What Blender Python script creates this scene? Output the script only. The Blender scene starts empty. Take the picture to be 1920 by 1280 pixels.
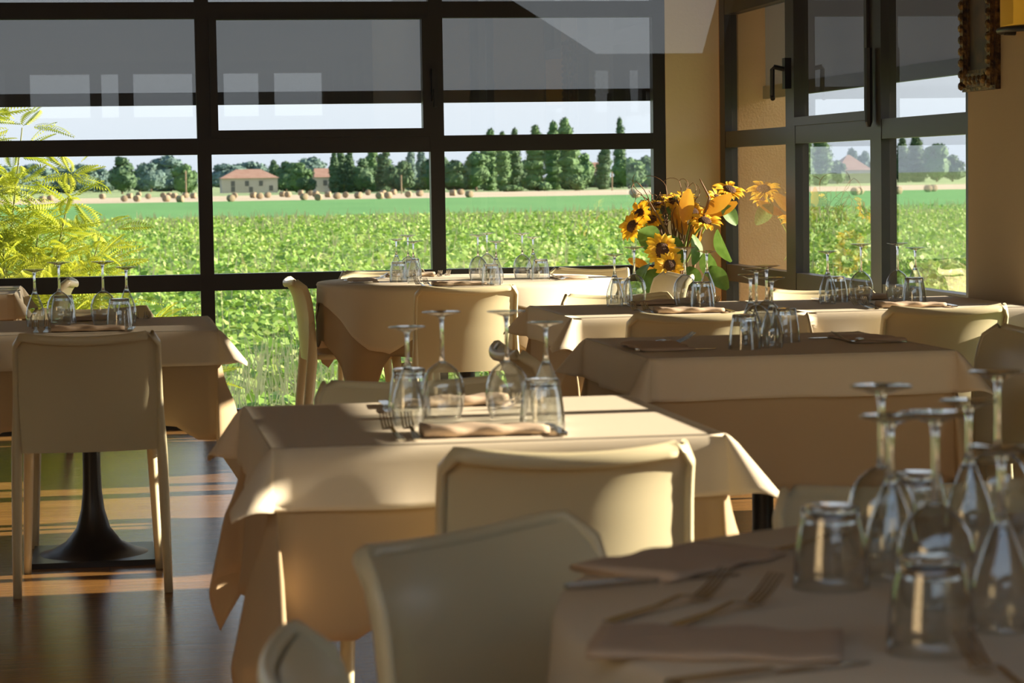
import bpy, math, random
import numpy as np
from mathutils import Vector, Matrix

S = bpy.context.scene
COL = S.collection
rnd = random.Random(7)
R = math.radians

# ------------------------------------------------------------------ camera
F, H, YAW, ROLL = 4533.0, 1.22, R(9.6), 0.0151          # focal length in px of the 1920 frame, eye height
PITCH = math.atan(309 * math.cos(ROLL) / F)
f0 = Vector((math.sin(YAW), math.cos(YAW), 0)); hz = Vector((math.cos(YAW), -math.sin(YAW), 0)); UP = Vector((0, 0, 1))
FW = f0 * math.cos(PITCH) - UP * math.sin(PITCH)
u0 = f0 * math.sin(PITCH) + UP * math.cos(PITCH)
RT = hz * math.cos(ROLL) - u0 * math.sin(ROLL)
UU = hz * math.sin(ROLL) + u0 * math.cos(ROLL)
EYE = Vector((0, 0, H))
cam = bpy.data.cameras.new('camera'); co = bpy.data.objects.new('camera', cam); COL.objects.link(co)
m = Matrix((RT, UU, -FW)).transposed().to_4x4(); m.translation = EYE
co.matrix_world = m
cam.sensor_width = 36.0; cam.lens = F / 1920 * 36.0
cam.clip_start = 0.05; cam.clip_end = 5000
cam.dof.use_dof = True; cam.dof.focus_distance = 11.0; cam.dof.aperture_fstop = 10.0
S.camera = co

# ------------------------------------------------------------------ sky, sun, exposure
W = bpy.data.worlds.new('sky'); S.world = W; W.use_nodes = True
nt = W.node_tree; nt.nodes.clear()
wo = nt.nodes.new('ShaderNodeOutputWorld'); bg = nt.nodes.new('ShaderNodeBackground')
tc = nt.nodes.new('ShaderNodeTexCoord'); sx = nt.nodes.new('ShaderNodeSeparateXYZ'); cr = nt.nodes.new('ShaderNodeValToRGB')
nt.links.new(tc.outputs['Generated'], sx.inputs[0]); nt.links.new(sx.outputs['Z'], cr.inputs[0])
nt.links.new(cr.outputs[0], bg.inputs[0]); nt.links.new(bg.outputs[0], wo.inputs[0])
e = cr.color_ramp.elements
e[0].position = 0.0; e[0].color = (0.70, 0.79, 0.88, 1)
e[1].position = 0.9; e[1].color = (0.28, 0.47, 0.80, 1)
q = e.new(0.05); q.color = (0.80, 0.87, 0.92, 1)
q = e.new(0.3); q.color = (0.62, 0.76, 0.90, 1)
bg.inputs[1].default_value = 1.3
sun = bpy.data.lights.new('sun', 'SUN'); so = bpy.data.objects.new('sun', sun); COL.objects.link(so)
SAZ, SEL = R(0.4), R(16.3)                               # from the right-hand windows, a touch behind the camera
sd = Vector((math.cos(SAZ) * math.cos(SEL), -math.sin(SAZ) * math.cos(SEL), math.sin(SEL)))
so.rotation_euler = sd.to_track_quat('Z', 'Y').to_euler()
sun.energy = 20.0; sun.color = (1.0, 0.87, 0.68); sun.angle = R(0.53)
S.view_settings.view_transform = 'Standard'; S.view_settings.look = 'None'
S.view_settings.gamma = 1.0; S.view_settings.use_curve_mapping = False
S.view_settings.exposure = 0.05
S.cycles.transparent_max_bounces = 40; S.cycles.max_bounces = 16

# pixel of the 1920x1280 photo -> point on a plane that the thing touches
def ray(px, py): return FW + RT * ((px - 960) / F) - UU * ((py - 640) / F)
def onz(px, py, z):
    r = ray(px, py); return EYE + r * ((z - H) / r.z)
def ony(px, py, y):
    r = ray(px, py); return EYE + r * (y / r.y)

# ------------------------------------------------------------------ materials
MATS = {}
def mat(name, col, rough=0.5, metal=0.0, spec=0.5, noise=None, bump=None, transl=0.0, emit=0.0):
    """noise=(scale, colour2, (sx,sy,sz))   bump=(scale, strength)"""
    m_ = bpy.data.materials.new(name); m_.use_nodes = True
    t = m_.node_tree; b = t.nodes['Principled BSDF']; out = t.nodes['Material Output']
    b.inputs['Base Color'].default_value = (*col, 1); b.inputs['Roughness'].default_value = rough
    b.inputs['Metallic'].default_value = metal; b.inputs['Specular IOR Level'].default_value = spec
    csock = None
    if noise:
        tcn = t.nodes.new('ShaderNodeTexCoord'); mp = t.nodes.new('ShaderNodeMapping'); nz = t.nodes.new('ShaderNodeTexNoise')
        mp.inputs['Scale'].default_value = noise[2] if len(noise) > 2 else (1, 1, 1)
        nz.inputs['Scale'].default_value = noise[0]; nz.inputs['Detail'].default_value = 5
        rp = t.nodes.new('ShaderNodeValToRGB')
        rp.color_ramp.elements[0].position = 0.35; rp.color_ramp.elements[1].position = 0.65
        rp.color_ramp.elements[0].color = (*col, 1); rp.color_ramp.elements[1].color = (*noise[1], 1)
        t.links.new(tcn.outputs['Object'], mp.inputs[0]); t.links.new(mp.outputs[0], nz.inputs['Vector'])
        t.links.new(nz.outputs['Fac'], rp.inputs[0]); t.links.new(rp.outputs[0], b.inputs['Base Color']); csock = rp.outputs[0]
    if bump:
        tcn = t.nodes.new('ShaderNodeTexCoord'); nz = t.nodes.new('ShaderNodeTexNoise'); bp = t.nodes.new('ShaderNodeBump')
        nz.inputs['Scale'].default_value = bump[0]; nz.inputs['Detail'].default_value = 3
        bp.inputs['Strength'].default_value = bump[1]; bp.inputs['Distance'].default_value = bump[2] if len(bump) > 2 else 0.01
        t.links.new(tcn.outputs['Object'], nz.inputs['Vector']); t.links.new(nz.outputs['Fac'], bp.inputs['Height'])
        t.links.new(bp.outputs[0], b.inputs['Normal'])
    if transl:
        tr = t.nodes.new('ShaderNodeBsdfTranslucent'); mx = t.nodes.new('ShaderNodeMixShader'); mx.inputs[0].default_value = transl
        tr.inputs[0].default_value = (*col, 1)
        if csock: t.links.new(csock, tr.inputs[0])
        t.links.new(b.outputs[0], mx.inputs[1]); t.links.new(tr.outputs[0], mx.inputs[2]); t.links.new(mx.outputs[0], out.inputs[0])
    if emit:
        b.inputs['Emission Color'].default_value = (*col, 1); b.inputs['Emission Strength'].default_value = emit
    MATS[name] = m_
    return m_

def sheet_glass(name, base, power, tint=(1, 1, 1), edge=None):
    """unrefracted thin glass: clear straight on, mirror-like and denser at grazing angles, the same from both sides"""
    m_ = bpy.data.materials.new(name); m_.use_nodes = True
    t = m_.node_tree; t.nodes.clear()
    out = t.nodes.new('ShaderNodeOutputMaterial'); tr = t.nodes.new('ShaderNodeBsdfTransparent'); gl = t.nodes.new('ShaderNodeBsdfGlossy')
    lw = t.nodes.new('ShaderNodeLayerWeight'); lw.inputs['Blend'].default_value = 0.5
    pw = t.nodes.new('ShaderNodeMath'); pw.operation = 'POWER'; pw.inputs[1].default_value = power
    ma = t.nodes.new('ShaderNodeMath'); ma.operation = 'MULTIPLY_ADD'; ma.inputs[1].default_value = 1 - base; ma.inputs[2].default_value = base
    mx = t.nodes.new('ShaderNodeMixShader'); gl.inputs['Roughness'].default_value = 0.0
    tr.inputs[0].default_value = (*tint, 1)
    if edge:
        rp = t.nodes.new('ShaderNodeValToRGB'); rp.color_ramp.elements[0].color = (*tint, 1); rp.color_ramp.elements[1].color = (*edge, 1)
        rp.color_ramp.elements[0].position = 0.55; rp.color_ramp.elements[1].position = 0.97
        t.links.new(lw.outputs['Facing'], rp.inputs[0]); t.links.new(rp.outputs[0], tr.inputs[0])
    t.links.new(lw.outputs['Facing'], pw.inputs[0]); t.links.new(pw.outputs[0], ma.inputs[0]); t.links.new(ma.outputs[0], mx.inputs[0])
    t.links.new(tr.outputs[0], mx.inputs[1]); t.links.new(gl.outputs[0], mx.inputs[2]); t.links.new(mx.outputs[0], out.inputs[0])
    MATS[name] = m_

def solid_glass(name):
    m_ = bpy.data.materials.new(name); m_.use_nodes = True
    t = m_.node_tree; t.nodes.clear()
    out = t.nodes.new('ShaderNodeOutputMaterial'); g = t.nodes.new('ShaderNodeBsdfGlass'); g.inputs['IOR'].default_value = 1.48; g.inputs['Roughness'].default_value = 0.0
    t.links.new(g.outputs[0], out.inputs[0]); MATS[name] = m_

def screen_mat(name):
    """dark sun-screen weave: a little see-through straight on, closed at grazing angles"""
    m_ = bpy.data.materials.new(name); m_.use_nodes = True
    t = m_.node_tree; t.nodes.clear()
    out = t.nodes.new('ShaderNodeOutputMaterial'); tr = t.nodes.new('ShaderNodeBsdfTransparent'); df = t.nodes.new('ShaderNodeBsdfDiffuse'); tl = t.nodes.new('ShaderNodeBsdfTranslucent')
    df.inputs[0].default_value = (0.13, 0.135, 0.15, 1); tl.inputs[0].default_value = (0.02, 0.021, 0.025, 1)
    m1 = t.nodes.new('ShaderNodeMixShader'); m1.inputs[0].default_value = 0.35
    lw = t.nodes.new('ShaderNodeLayerWeight'); lw.inputs['Blend'].default_value = 0.5
    mr = t.nodes.new('ShaderNodeMapRange'); mr.inputs[1].default_value = 0.0; mr.inputs[2].default_value = 0.6; mr.inputs[3].default_value = 0.865; mr.inputs[4].default_value = 1.0
    m2 = t.nodes.new('ShaderNodeMixShader'); t.links.new(lw.outputs['Facing'], mr.inputs[0]); t.links.new(mr.outputs[0], m2.inputs[0])
    t.links.new(df.outputs[0], m1.inputs[1]); t.links.new(tl.outputs[0], m1.inputs[2])
    t.links.new(tr.outputs[0], m2.inputs[1]); t.links.new(m1.outputs[0], m2.inputs[2]); t.links.new(m2.outputs[0], out.inputs[0]); MATS[name] = m_

def floor_mat():
    m_ = mat('floor_wood', (0.30, 0.17, 0.075), 0.22)
    t = m_.node_tree; b = t.nodes['Principled BSDF']
    tcn = t.nodes.new('ShaderNodeTexCoord'); mp = t.nodes.new('ShaderNodeMapping'); nz = t.nodes.new('ShaderNodeTexNoise')
    mp.inputs['Scale'].default_value = (2.0, 60, 1); nz.inputs['Scale'].default_value = 1.6; nz.inputs['Detail'].default_value = 6
    rp = t.nodes.new('ShaderNodeValToRGB'); rp.color_ramp.elements[0].position = 0.3; rp.color_ramp.elements[1].position = 0.7
    rp.color_ramp.elements[0].color = (0.20, 0.095, 0.028, 1); rp.color_ramp.elements[1].color = (0.40, 0.205, 0.062, 1)
    bp = t.nodes.new('ShaderNodeBump'); bp.inputs['Strength'].default_value = 0.25; bp.inputs['Distance'].default_value = 0.004
    br = t.nodes.new('ShaderNodeTexBrick'); br.inputs['Color1'].default_value = (1, 1, 1, 1); br.inputs['Color2'].default_value = (0.82, 0.82, 0.82, 1)
    br.inputs['Mortar'].default_value = (0.45, 0.45, 0.45, 1); br.inputs['Scale'].default_value = 1.0
    br.inputs['Brick Width'].default_value = 1.2; br.inputs['Row Height'].default_value = 0.125; br.inputs['Mortar Size'].default_value = 0.0015
    mu = t.nodes.new('ShaderNodeMix'); mu.data_type = 'RGBA'; mu.blend_type = 'MULTIPLY'; mu.inputs[0].default_value = 1.0
    t.links.new(tcn.outputs['Object'], mp.inputs[0]); t.links.new(mp.outputs[0], nz.inputs['Vector']); t.links.new(nz.outputs['Fac'], rp.inputs[0])
    t.links.new(tcn.outputs['Object'], br.inputs['Vector'])
    t.links.new(rp.outputs[0], mu.inputs[6]); t.links.new(br.outputs[0], mu.inputs[7]); t.links.new(mu.outputs[2], b.inputs['Base Color'])
    t.links.new(nz.outputs['Fac'], bp.inputs['Height']); t.links.new(bp.outputs[0], b.inputs['Normal'])

floor_mat(); sheet_glass('window_glass', 0.075, 4.5); sheet_glass('thin_glass', 0.13, 2.6, (0.97, 0.98, 0.975), (0.45, 0.47, 0.46)); sheet_glass('partition_glass', 0.055, 4.5); solid_glass('solid_glass'); screen_mat('screen')
mat('frame', (0.016, 0.012, 0.009), 0.38)
mat('frame_lit', (0.028, 0.021, 0.015), 0.38)  # the same frames, daylight on the side windows put into the colour
mat('plaster', (0.52, 0.40, 0.24), 0.85, bump=(60, 0.1))
mat('plaster_column', (0.74, 0.62, 0.42), 0.8, bump=(60, 0.1))
mat('dark_timber', (0.06, 0.04, 0.025), 0.7, noise=(3, (0.04, 0.027, 0.017), (1, 1, 8)))
mat('ceiling_paint', (0.40, 0.29, 0.17), 0.8)
mat('stucco', (0.56, 0.30, 0.13), 0.9, noise=(6, (0.61, 0.35, 0.17)), bump=(90, 0.3))
mat('chair', (0.78, 0.69, 0.44), 0.33)
mat('cloth_top', (0.84, 0.73, 0.55), 0.85, transl=0.10, bump=(900, 0.15, 0.001))
mat('cloth_under', (0.60, 0.44, 0.255), 0.88, transl=0.14, bump=(900, 0.15, 0.001))
mat('napkin', (0.60, 0.45, 0.31), 0.9, bump=(700, 0.2, 0.001))
mat('steel', (0.62, 0.60, 0.57), 0.16, metal=1.0)
mat('black_iron', (0.018, 0.018, 0.018), 0.35)
mat('black_plastic', (0.008, 0.008, 0.008), 0.4)
mat('board', (0.30, 0.20, 0.11), 0.6)
mat('gold', (0.30, 0.17, 0.045), 0.35, metal=0.7, noise=(40, (0.05, 0.025, 0.01)), bump=(70, 0.8, 0.01))
mat('painting', (0.13, 0.08, 0.035), 0.5, noise=(7, (0.03, 0.022, 0.015), (1, 1.6, 0.8)))
mat('painting_figure', (0.045, 0.028, 0.018), 0.5, noise=(9, (0.17, 0.085, 0.04)))
mat('lamp_shade', (0.75, 0.40, 0.035), 0.7, transl=0.3, emit=0.12)
mat('petal', (0.86, 0.42, 0.015), 0.6, transl=0.3, noise=(30, (0.92, 0.58, 0.03)))
mat('flower_disc', (0.055, 0.022, 0.008), 0.9, noise=(120, (0.13, 0.055, 0.015)), bump=(220, 0.8, 0.01))
mat('flower_leaf', (0.10, 0.20, 0.03), 0.55, transl=0.25, noise=(20, (0.17, 0.30, 0.06)))
mat('bract', (0.66, 0.29, 0.02), 0.5, transl=0.3, noise=(9, (0.75, 0.42, 0.05)))
mat('twig', (0.20, 0.10, 0.03), 0.6)
mat('flower_stem', (0.24, 0.33, 0.07), 0.55)
mat('terracotta', (0.42, 0.19, 0.08), 0.7, noise=(8, (0.5, 0.25, 0.11)))
mat('soy_ground', (0.13, 0.20, 0.03), 0.95, noise=(1.2, (0.22, 0.32, 0.06)))
mat('soy_leaf', (0.15, 0.30, 0.03), 0.55, transl=0.3, noise=(0.7, (0.27, 0.42, 0.07)))
mat('soy_leaf_pale', (0.38, 0.47, 0.13), 0.6, transl=0.3)
mat('dry_grass', (0.66, 0.60, 0.30), 0.8, transl=0.2)
mat('green_field', (0.06, 0.23, 0.035), 0.95, noise=(0.12, (0.08, 0.265, 0.045), (1, 0.2, 1)))
mat('stubble', (0.46, 0.36, 0.23), 0.95, noise=(0.08, (0.52, 0.42, 0.27), (1, 0.2, 1)))
mat('far_field', (0.36, 0.42, 0.18), 0.95, noise=(0.012, (0.16, 0.26, 0.08), (0.4, 3, 1)))
mat('straw', (0.32, 0.25, 0.16), 0.9, noise=(3, (0.24, 0.18, 0.105)), bump=(12, 0.6, 0.1))
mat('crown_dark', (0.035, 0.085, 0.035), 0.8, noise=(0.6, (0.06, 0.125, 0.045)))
mat('crown_hazy', (0.075, 0.135, 0.12), 0.85, noise=(0.5, (0.11, 0.18, 0.15)))  # aerial haze put into the leaf colour of distant trees
mat('crown_mid', (0.05, 0.115, 0.035), 0.8, noise=(0.6, (0.09, 0.18, 0.055)))
mat('bark', (0.13, 0.09, 0.06), 0.9)
mat('mimosa', (0.38, 0.46, 0.03), 0.55, transl=0.4, noise=(5, (0.58, 0.60, 0.06)))
mat('mimosa_stem', (0.20, 0.22, 0.06), 0.7)
mat('house_wall', (0.50, 0.42, 0.35), 0.9, noise=(0.4, (0.55, 0.47, 0.40)))
mat('roof_tile', (0.33, 0.18, 0.12), 0.9, noise=(0.8, (0.38, 0.23, 0.16)))
mat('house_window', (0.12, 0.11, 0.10), 0.4)

# ------------------------------------------------------------------ mesh helpers
def link(o, parent=None):
    COL.objects.link(o)
    if parent is not None: o.parent = parent
    return o
def tag(o, label=None, cat=None, group=None, kind=None):
    if label: o['label'] = label
    if cat: o['category'] = cat
    if group: o['group'] = group
    if kind: o['kind'] = kind
    return o
def empty(name, loc=(0, 0, 0), rz=0.0):
    o = bpy.data.objects.new(name, None); o.location = loc; o.rotation_euler = (0, 0, rz); o.empty_display_size = 0.05
    return link(o)
def copy_tree(o, parent=None):
    c = o.copy(); COL.objects.link(c); c.parent = parent
    for ch in list(o.children): copy_tree(ch, c)
    return c

class MB:
    def __init__(s): s.v = []; s.f = []
    def add(s, vs, fs):
        b = len(s.v); s.v += [tuple(p) for p in vs]; s.f += [tuple(i + b for i in f) for f in fs]; return s
    def box(s, x0, x1, y0, y1, z0, z1):
        return s.add([(x0, y0, z0), (x1, y0, z0), (x1, y1, z0), (x0, y1, z0), (x0, y0, z1), (x1, y0, z1), (x1, y1, z1), (x0, y1, z1)],
                     [(3, 2, 1, 0), (4, 5, 6, 7), (0, 1, 5, 4), (1, 2, 6, 5), (2, 3, 7, 6), (3, 0, 4, 7)])
    def lathe(s, prof, n=28, c=(0, 0, 0)):
        vs = [(c[0] + r * math.cos(2 * math.pi * k / n), c[1] + r * math.sin(2 * math.pi * k / n), c[2] + z) for r, z in prof for k in range(n)]
        fs = [(i * n + k, i * n + (k + 1) % n, (i + 1) * n + (k + 1) % n, (i + 1) * n + k) for i in range(len(prof) - 1) for k in range(n)]
        return s.add(vs, fs)
    def tube(s, pts, rad, n=8, cap=True):
        """rad: number, list, or list of (ra, rb)"""
        P = [Vector(p) for p in pts]; rings = []
        for i, p in enumerate(P):
            d = (P[min(i + 1, len(P) - 1)] - P[max(i - 1, 0)]).normalized()
            ref = Vector((1, 0, 0)) if abs(d.x) < 0.8 else Vector((0, 1, 0))
            a = (ref - d * ref.dot(d)).normalized(); b = d.cross(a)
            r = rad[i] if isinstance(rad, (list, tuple)) else rad
            ra, rb = r if isinstance(r, tuple) else (r, r)
            rings.append([p + a * (ra * math.cos(2 * math.pi * k / n)) + b * (rb * math.sin(2 * math.pi * k / n)) for k in range(n)])
        vs = [q for rg in rings for q in rg]
        fs = [(i * n + k, i * n + (k + 1) % n, (i + 1) * n + (k + 1) % n, (i + 1) * n + k) for i in range(len(P) - 1) for k in range(n)]
        if cap: fs += [tuple(reversed(range(n))), tuple((len(P) - 1) * n + k for k in range(n))]
        return s.add(vs, fs)
    def grid(s, fn, nu, nv):
        vs = [fn(i / nu, j / nv) for j in range(nv + 1) for i in range(nu + 1)]
        w = nu + 1
        return s.add(vs, [(j * w + i, j * w + i + 1, (j + 1) * w + i + 1, (j + 1) * w + i) for j in range(nv) for i in range(nu)])
    def mesh(s, name, material, smooth=False):
        me = bpy.data.meshes.new(name); me.from_pydata(s.v, [], s.f); me.materials.append(MATS[material])
        if smooth: me.polygons.foreach_set('use_smooth', [True] * len(me.polygons))
        me.update(); return me
    def build(s, name, material, parent=None, smooth=False, loc=None):
        o = bpy.data.objects.new(name, s.mesh(name, material, smooth))
        if loc: o.location = loc
        return link(o, parent)

def np_mesh(name, V, faces_k, material, mats=None, idx=None):
    """V (N,3) with consecutive faces of k vertices"""
    n = len(V) // faces_k
    me = bpy.data.meshes.new(name); me.vertices.add(len(V)); me.vertices.foreach_set('co', np.asarray(V, np.float32).ravel())
    me.loops.add(len(V)); me.loops.foreach_set('vertex_index', np.arange(len(V), dtype=np.int32))
    me.polygons.add(n); me.polygons.foreach_set('loop_start', np.arange(0, len(V), faces_k, dtype=np.int32))
    for mm in ([material] if mats is None else mats): me.materials.append(MATS[mm])
    if idx is not None: me.polygons.foreach_set('material_index', np.asarray(idx, np.int32))
    me.update(calc_edges=True); me.validate(); return me

# ------------------------------------------------------------------ the room
XW, YF = 3.116, 12.0            # inner faces of the right wall and of the far window wall
XL, YB, ZC = -5.2, -3.6, 3.1
def struct(o): o['kind'] = 'structure'; return o
struct(MB().box(XL - .2, XW + .25, YB - .2, YF + .02, -0.2, 0).build('floor', 'floor_wood'))
struct(MB().box(XL - .3, XW + .6, -.1, YF + .35, ZC, ZC + .25).build('ceiling', 'ceiling_paint'))  # unseen ceiling; near edge placed to set the sky fill on the foreground
Z_TOP0, Z_TOP1, Z_TR0, Z_TR1, Z_SL0, Z_SL1, Z_BOT = 2.015, 2.095, 1.350, 1.430, 0.680, 0.762, 0.09
FR = 0.065                      # depth of the frame profiles

def window_wall(name, axis, c0, sgn, stiles, sash_bays, fm='frame', label=None, rails=None):
    """a glazed wall: stiles=[(a0,a1)...] along the wall; parts: stile, rail, sash_rail, pane.  axis 'x' = wall runs along x at y=c0"""
    root = struct(empty(name)); root['label'] = label
    def bx(mb, a0, a1, d0, d1, z0, z1):
        d0, d1 = sorted((c0 + sgn * d0, c0 + sgn * d1))
        return mb.box(a0, a1, d0, d1, z0, z1) if axis == 'x' else mb.box(d0, d1, a0, a1, z0, z1)
    for a0, a1 in stiles: bx(MB(), a0, a1, 0, FR, 0, 2.85).build('stile', fm, root)
    for k in range(len(stiles) - 1):
        a0, a1 = stiles[k][1], stiles[k + 1][0]
        rl = rails or ((0, Z_BOT), (Z_SL0, Z_SL1), (Z_TR0, Z_TR1), (Z_TOP0, Z_TOP1), (2.75, 2.85))
        for z0, z1 in rl:
            bx(MB(), a0, a1, .002, FR - .002, z0, z1).build('rail', fm, root)
        if k in sash_bays:                                   # opening casement between transom and top rail
            for z0, z1 in ((Z_TR1, Z_TR1 + .038), (Z_TOP0 - .006, Z_TOP0)): bx(MB(), a0, a1, -.014, FR - .01, z0, z1).build('sash_rail', fm, root)
            for b0, b1 in ((a0, a0 + .036), (a1 - .036, a1)): bx(MB(), b0, b1, -.014, FR - .01, Z_TR1 + .038, Z_TOP0 - .006).build('sash_stile', fm, root)
        for z0, z1 in [(rl[i][1], rl[i + 1][0]) for i in range(len(rl) - 1)]:
            bx(MB(), a0 - .005, a1 + .005, .036, .0365, z0 - .005, z1 + .005).build('pane', 'window_glass', root)
    return root

far_st = [(2.772, 2.836), (1.632, 1.702), (0.478, 0.546)]
while far_st[-1][0] > XL + .3: far_st.append((far_st[-1][0] - 1.155, far_st[-1][1] - 1.155))
far_st = [s_ for s_ in far_st if s_[0] > XL - .1][::-1]
nb = len(far_st) - 1
wf = window_wall('window_1', 'x', YF, 1, far_st, {nb - 2}, label='dark framed window wall facing the fields')
right_st = [(8.44, 8.51), (9.405, 9.565), (10.625, 10.800), (11.885, 11.985)]
wr = window_wall('window_2', 'y', XW, 1, [(8.38, 8.44), (9.41, 9.55), (10.64, 10.79), (11.885, 11.985)], {1}, fm='frame_lit', label='dark framed side window between column and picture wall')
# handles on the opening casements
hb = MB().box(1.640, 1.668, YF - .045, YF - .0, 1.60, 1.76); hb.box(1.646, 1.662, YF - .062, YF - .042, 1.57, 1.66)
hb.build('handle', 'black_plastic', wf)
hm = MB(); hm.box(XW - .03, XW - .0, 10.69, 10.735, 1.60, 1.74)
hm.tube([(XW - .03, 10.71, 1.69), (XW - .075, 10.71, 1.70), (XW - .082, 10.715, 1.69), (XW - .082, 10.72, 1.57), (XW - .085, 10.70, 1.555)], .011, 8)
hm.build('handle', 'black_plastic', wr)
hg = MB().tube([(XW - .022, 9.50, 1.40), (XW - .022, 9.50, 1.42), (XW - .022, 9.50, 1.72)], [.008, .016, .016], 8); hg.build('hinge', 'black_plastic', wr)

# solid walls
struct(MB().box(2.836, XW + .0, YF - .005, YF + .28, 0, ZC).build('wall_corner', 'plaster_column'))
struct(MB().box(2.60, XW + .0, YF + .07, YF + .28, 2.85, ZC).build('trim_1', 'plaster'))
pier = MB().box(XW - .0, XW + .40, YF - .02, YF + .29, -1.6, ZC); pier.box(2.852, XW, YF + .075, YF + .29, -1.6, ZC)
struct(pier.build('wall_pier', 'stucco'))
struct(MB().box(XL, 2.836, YF - .0, YF + .2, 2.85, ZC).build('wall_far', 'plaster'))
# right wall with three openings: the window in view, a narrow one and one by the centre table
WIN2 = [(7.20, 7.86), (3.72, 5.02)]
rw = MB()
segs = [(YB, 3.72), (5.02, 7.20), (7.86, 8.40)]
for y0, y1 in segs: rw.box(XW - .006, XW + .22, y0, y1, 0, ZC)
for y0, y1 in WIN2: rw.box(XW - .006, XW + .22, y0, y1, 2.75, ZC)
rw.box(XW, XW + .22, 8.40, YF, 2.85, ZC)
struct(rw.build('wall_right', 'plaster'))
window_wall('window_3', 'y', XW, 1, [(7.20, 7.235), (7.825, 7.86)], set(), fm='frame_lit', label='narrow side window beside the picture wall')
window_wall('window_4', 'y', XW, 1, [(3.72, 3.77), (4.56, 4.625), (4.97, 5.02)], set(), fm='frame_lit', label='side window beside the centre table', rails=((0, Z_BOT), (2.75, 2.85)))
# left wall and back wall with their openings
lw = MB().box(XL - .2, XL, YB, YF, 0, ZC)
struct(lw.build('wall_left', 'plaster'))
# unseen back wall: high slots and one sloped opening cut to place sky reflections
YP = 1.3                                                   # glass partition the view is taken through
YV = 2 * YF - YB; YN = 2 * YP - YB
hi = [(ony(a, 160, YV).x, ony(b, 160, YV).x) for a, b in ((55, 168), (190, 222), (250, 362), (420, 487), (515, 607))]
bw = MB(); px = XL
for a0, a1 in hi: bw.box(px, a0, YB - .2, YB, 1.95, 2.44); px = a1
bw.box(px, XW + .2, YB - .2, YB, 1.95, 2.44); bw.box(XL, XW + .2, YB - .2, YB, 2.44, ZC)
g0, g1, g2, g3 = ony(950, -6, YN), ony(1118, 101, YN), ony(1350, 101, YN), ony(1379, -6, YN)
bw.box(XL, g0.x, YB - .2, YB, 0, 1.95); bw.box(g3.x, XW + .2, YB - .2, YB, 0, 1.95); bw.box(g0.x, g3.x, YB - .2, YB, 0, g1.z); bw.box(g0.x, g3.x, YB - .2, YB, g0.z + .02, 1.95)
for a, b, c in (((g0.x, g1.z), (g1.x, g1.z), (g0.x, g0.z)), ((g2.x, g1.z), (g3.x, g1.z), (g3.x, g0.z))):
    t3 = [(p_[0], YB, p_[1]) for p_ in (a, b, c)]; bw.add(t3 + [(x_, y_ - .2, z_) for x_, y_, z_ in t3], [(0, 1, 2), (5, 4, 3), (0, 3, 4, 1), (1, 4, 5, 2), (2, 5, 3, 0)])
struct(bw.build('wall_back', 'dark_timber'))  # unseen wall, dark so that the partition reflects little of it
gp = struct(empty('window_5')); gp['label'] = 'clear glass partition the room is seen through'
MB().box(-3.2, XW - .02, YP, YP + .0005, .03, 2.95).build('pane', 'partition_glass', gp)
MB().box(-3.2, XW - .01, YP - .03, YP + .03, 0, .05).build('rail', 'frame', gp); MB().box(-3.2, XW - .01, YP - .03, YP + .03, 2.93, 3.0).build('rail', 'frame', gp)
MB().box(-3.26, -3.19, YP - .03, YP + .03, 0, 3.0).build('stile', 'frame', gp); MB().box(XW - .06, XW - .008, YP - .03, YP + .03, 0.05, 2.93).build('stile', 'frame', gp)

# outside roller screens, one per bay, each with its bottom bar
def screen(axis, a0, a1, c, z1, label, off=.16):
    r_ = empty('roller_screen'); tag(r_, label, 'roller screen', 'roller screens outside the windows')
    g = .012
    if axis == 'x':
        MB().add([(a0 + g, c + off, 1.66), (a1 - g, c + off, 1.66), (a1 - g, c + off, z1), (a0 + g, c + off, z1)], [(0, 1, 2, 3)]).build('fabric', 'screen', r_); MB().box(a0 + g, a1 - g, c + off - .015, c + off + .015, 1.597, 1.66).build('bottom_bar', 'black_plastic', r_)
    else:
        MB().add([(c + off, a0 + g, 1.66), (c + off, a1 - g, 1.66), (c + off, a1 - g, z1), (c + off, a0 + g, z1)], [(0, 1, 2, 3)]).build('fabric', 'screen', r_); MB().box(c + off - .015, c + off + .015, a0 + g, a1 - g, 1.595, 1.66).build('bottom_bar', 'black_plastic', r_)
for k, lb in ((nb - 1, 'grey roller screen outside the far window bay next to the corner column'), (nb - 2, 'grey roller screen outside the opening casement of the far window'), (nb - 3, 'grey roller screen outside the far window bay above the yellow shrub')):
    a0 = (far_st[k][0] + far_st[k][1]) / 2; a1 = (far_st[k + 1][0] + far_st[k + 1][1]) / 2
    screen('x', a0 - (.6 if k == nb - 3 else 0), 2.862 if k == nb - 1 else a1, YF, 2.8, lb)
screen('y', 8.30, YF + .005, XW, 2.8, 'dark wide roller screen outside the side window next to the picture', .24)
screen('y', 7.10, 7.95, XW, 2.8, 'dark roller screen outside the narrow side window', .24)
screen('y', 3.61, 5.13, XW, 2.8, 'dark roller screen outside the side window near the centre table', .24)

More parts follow.
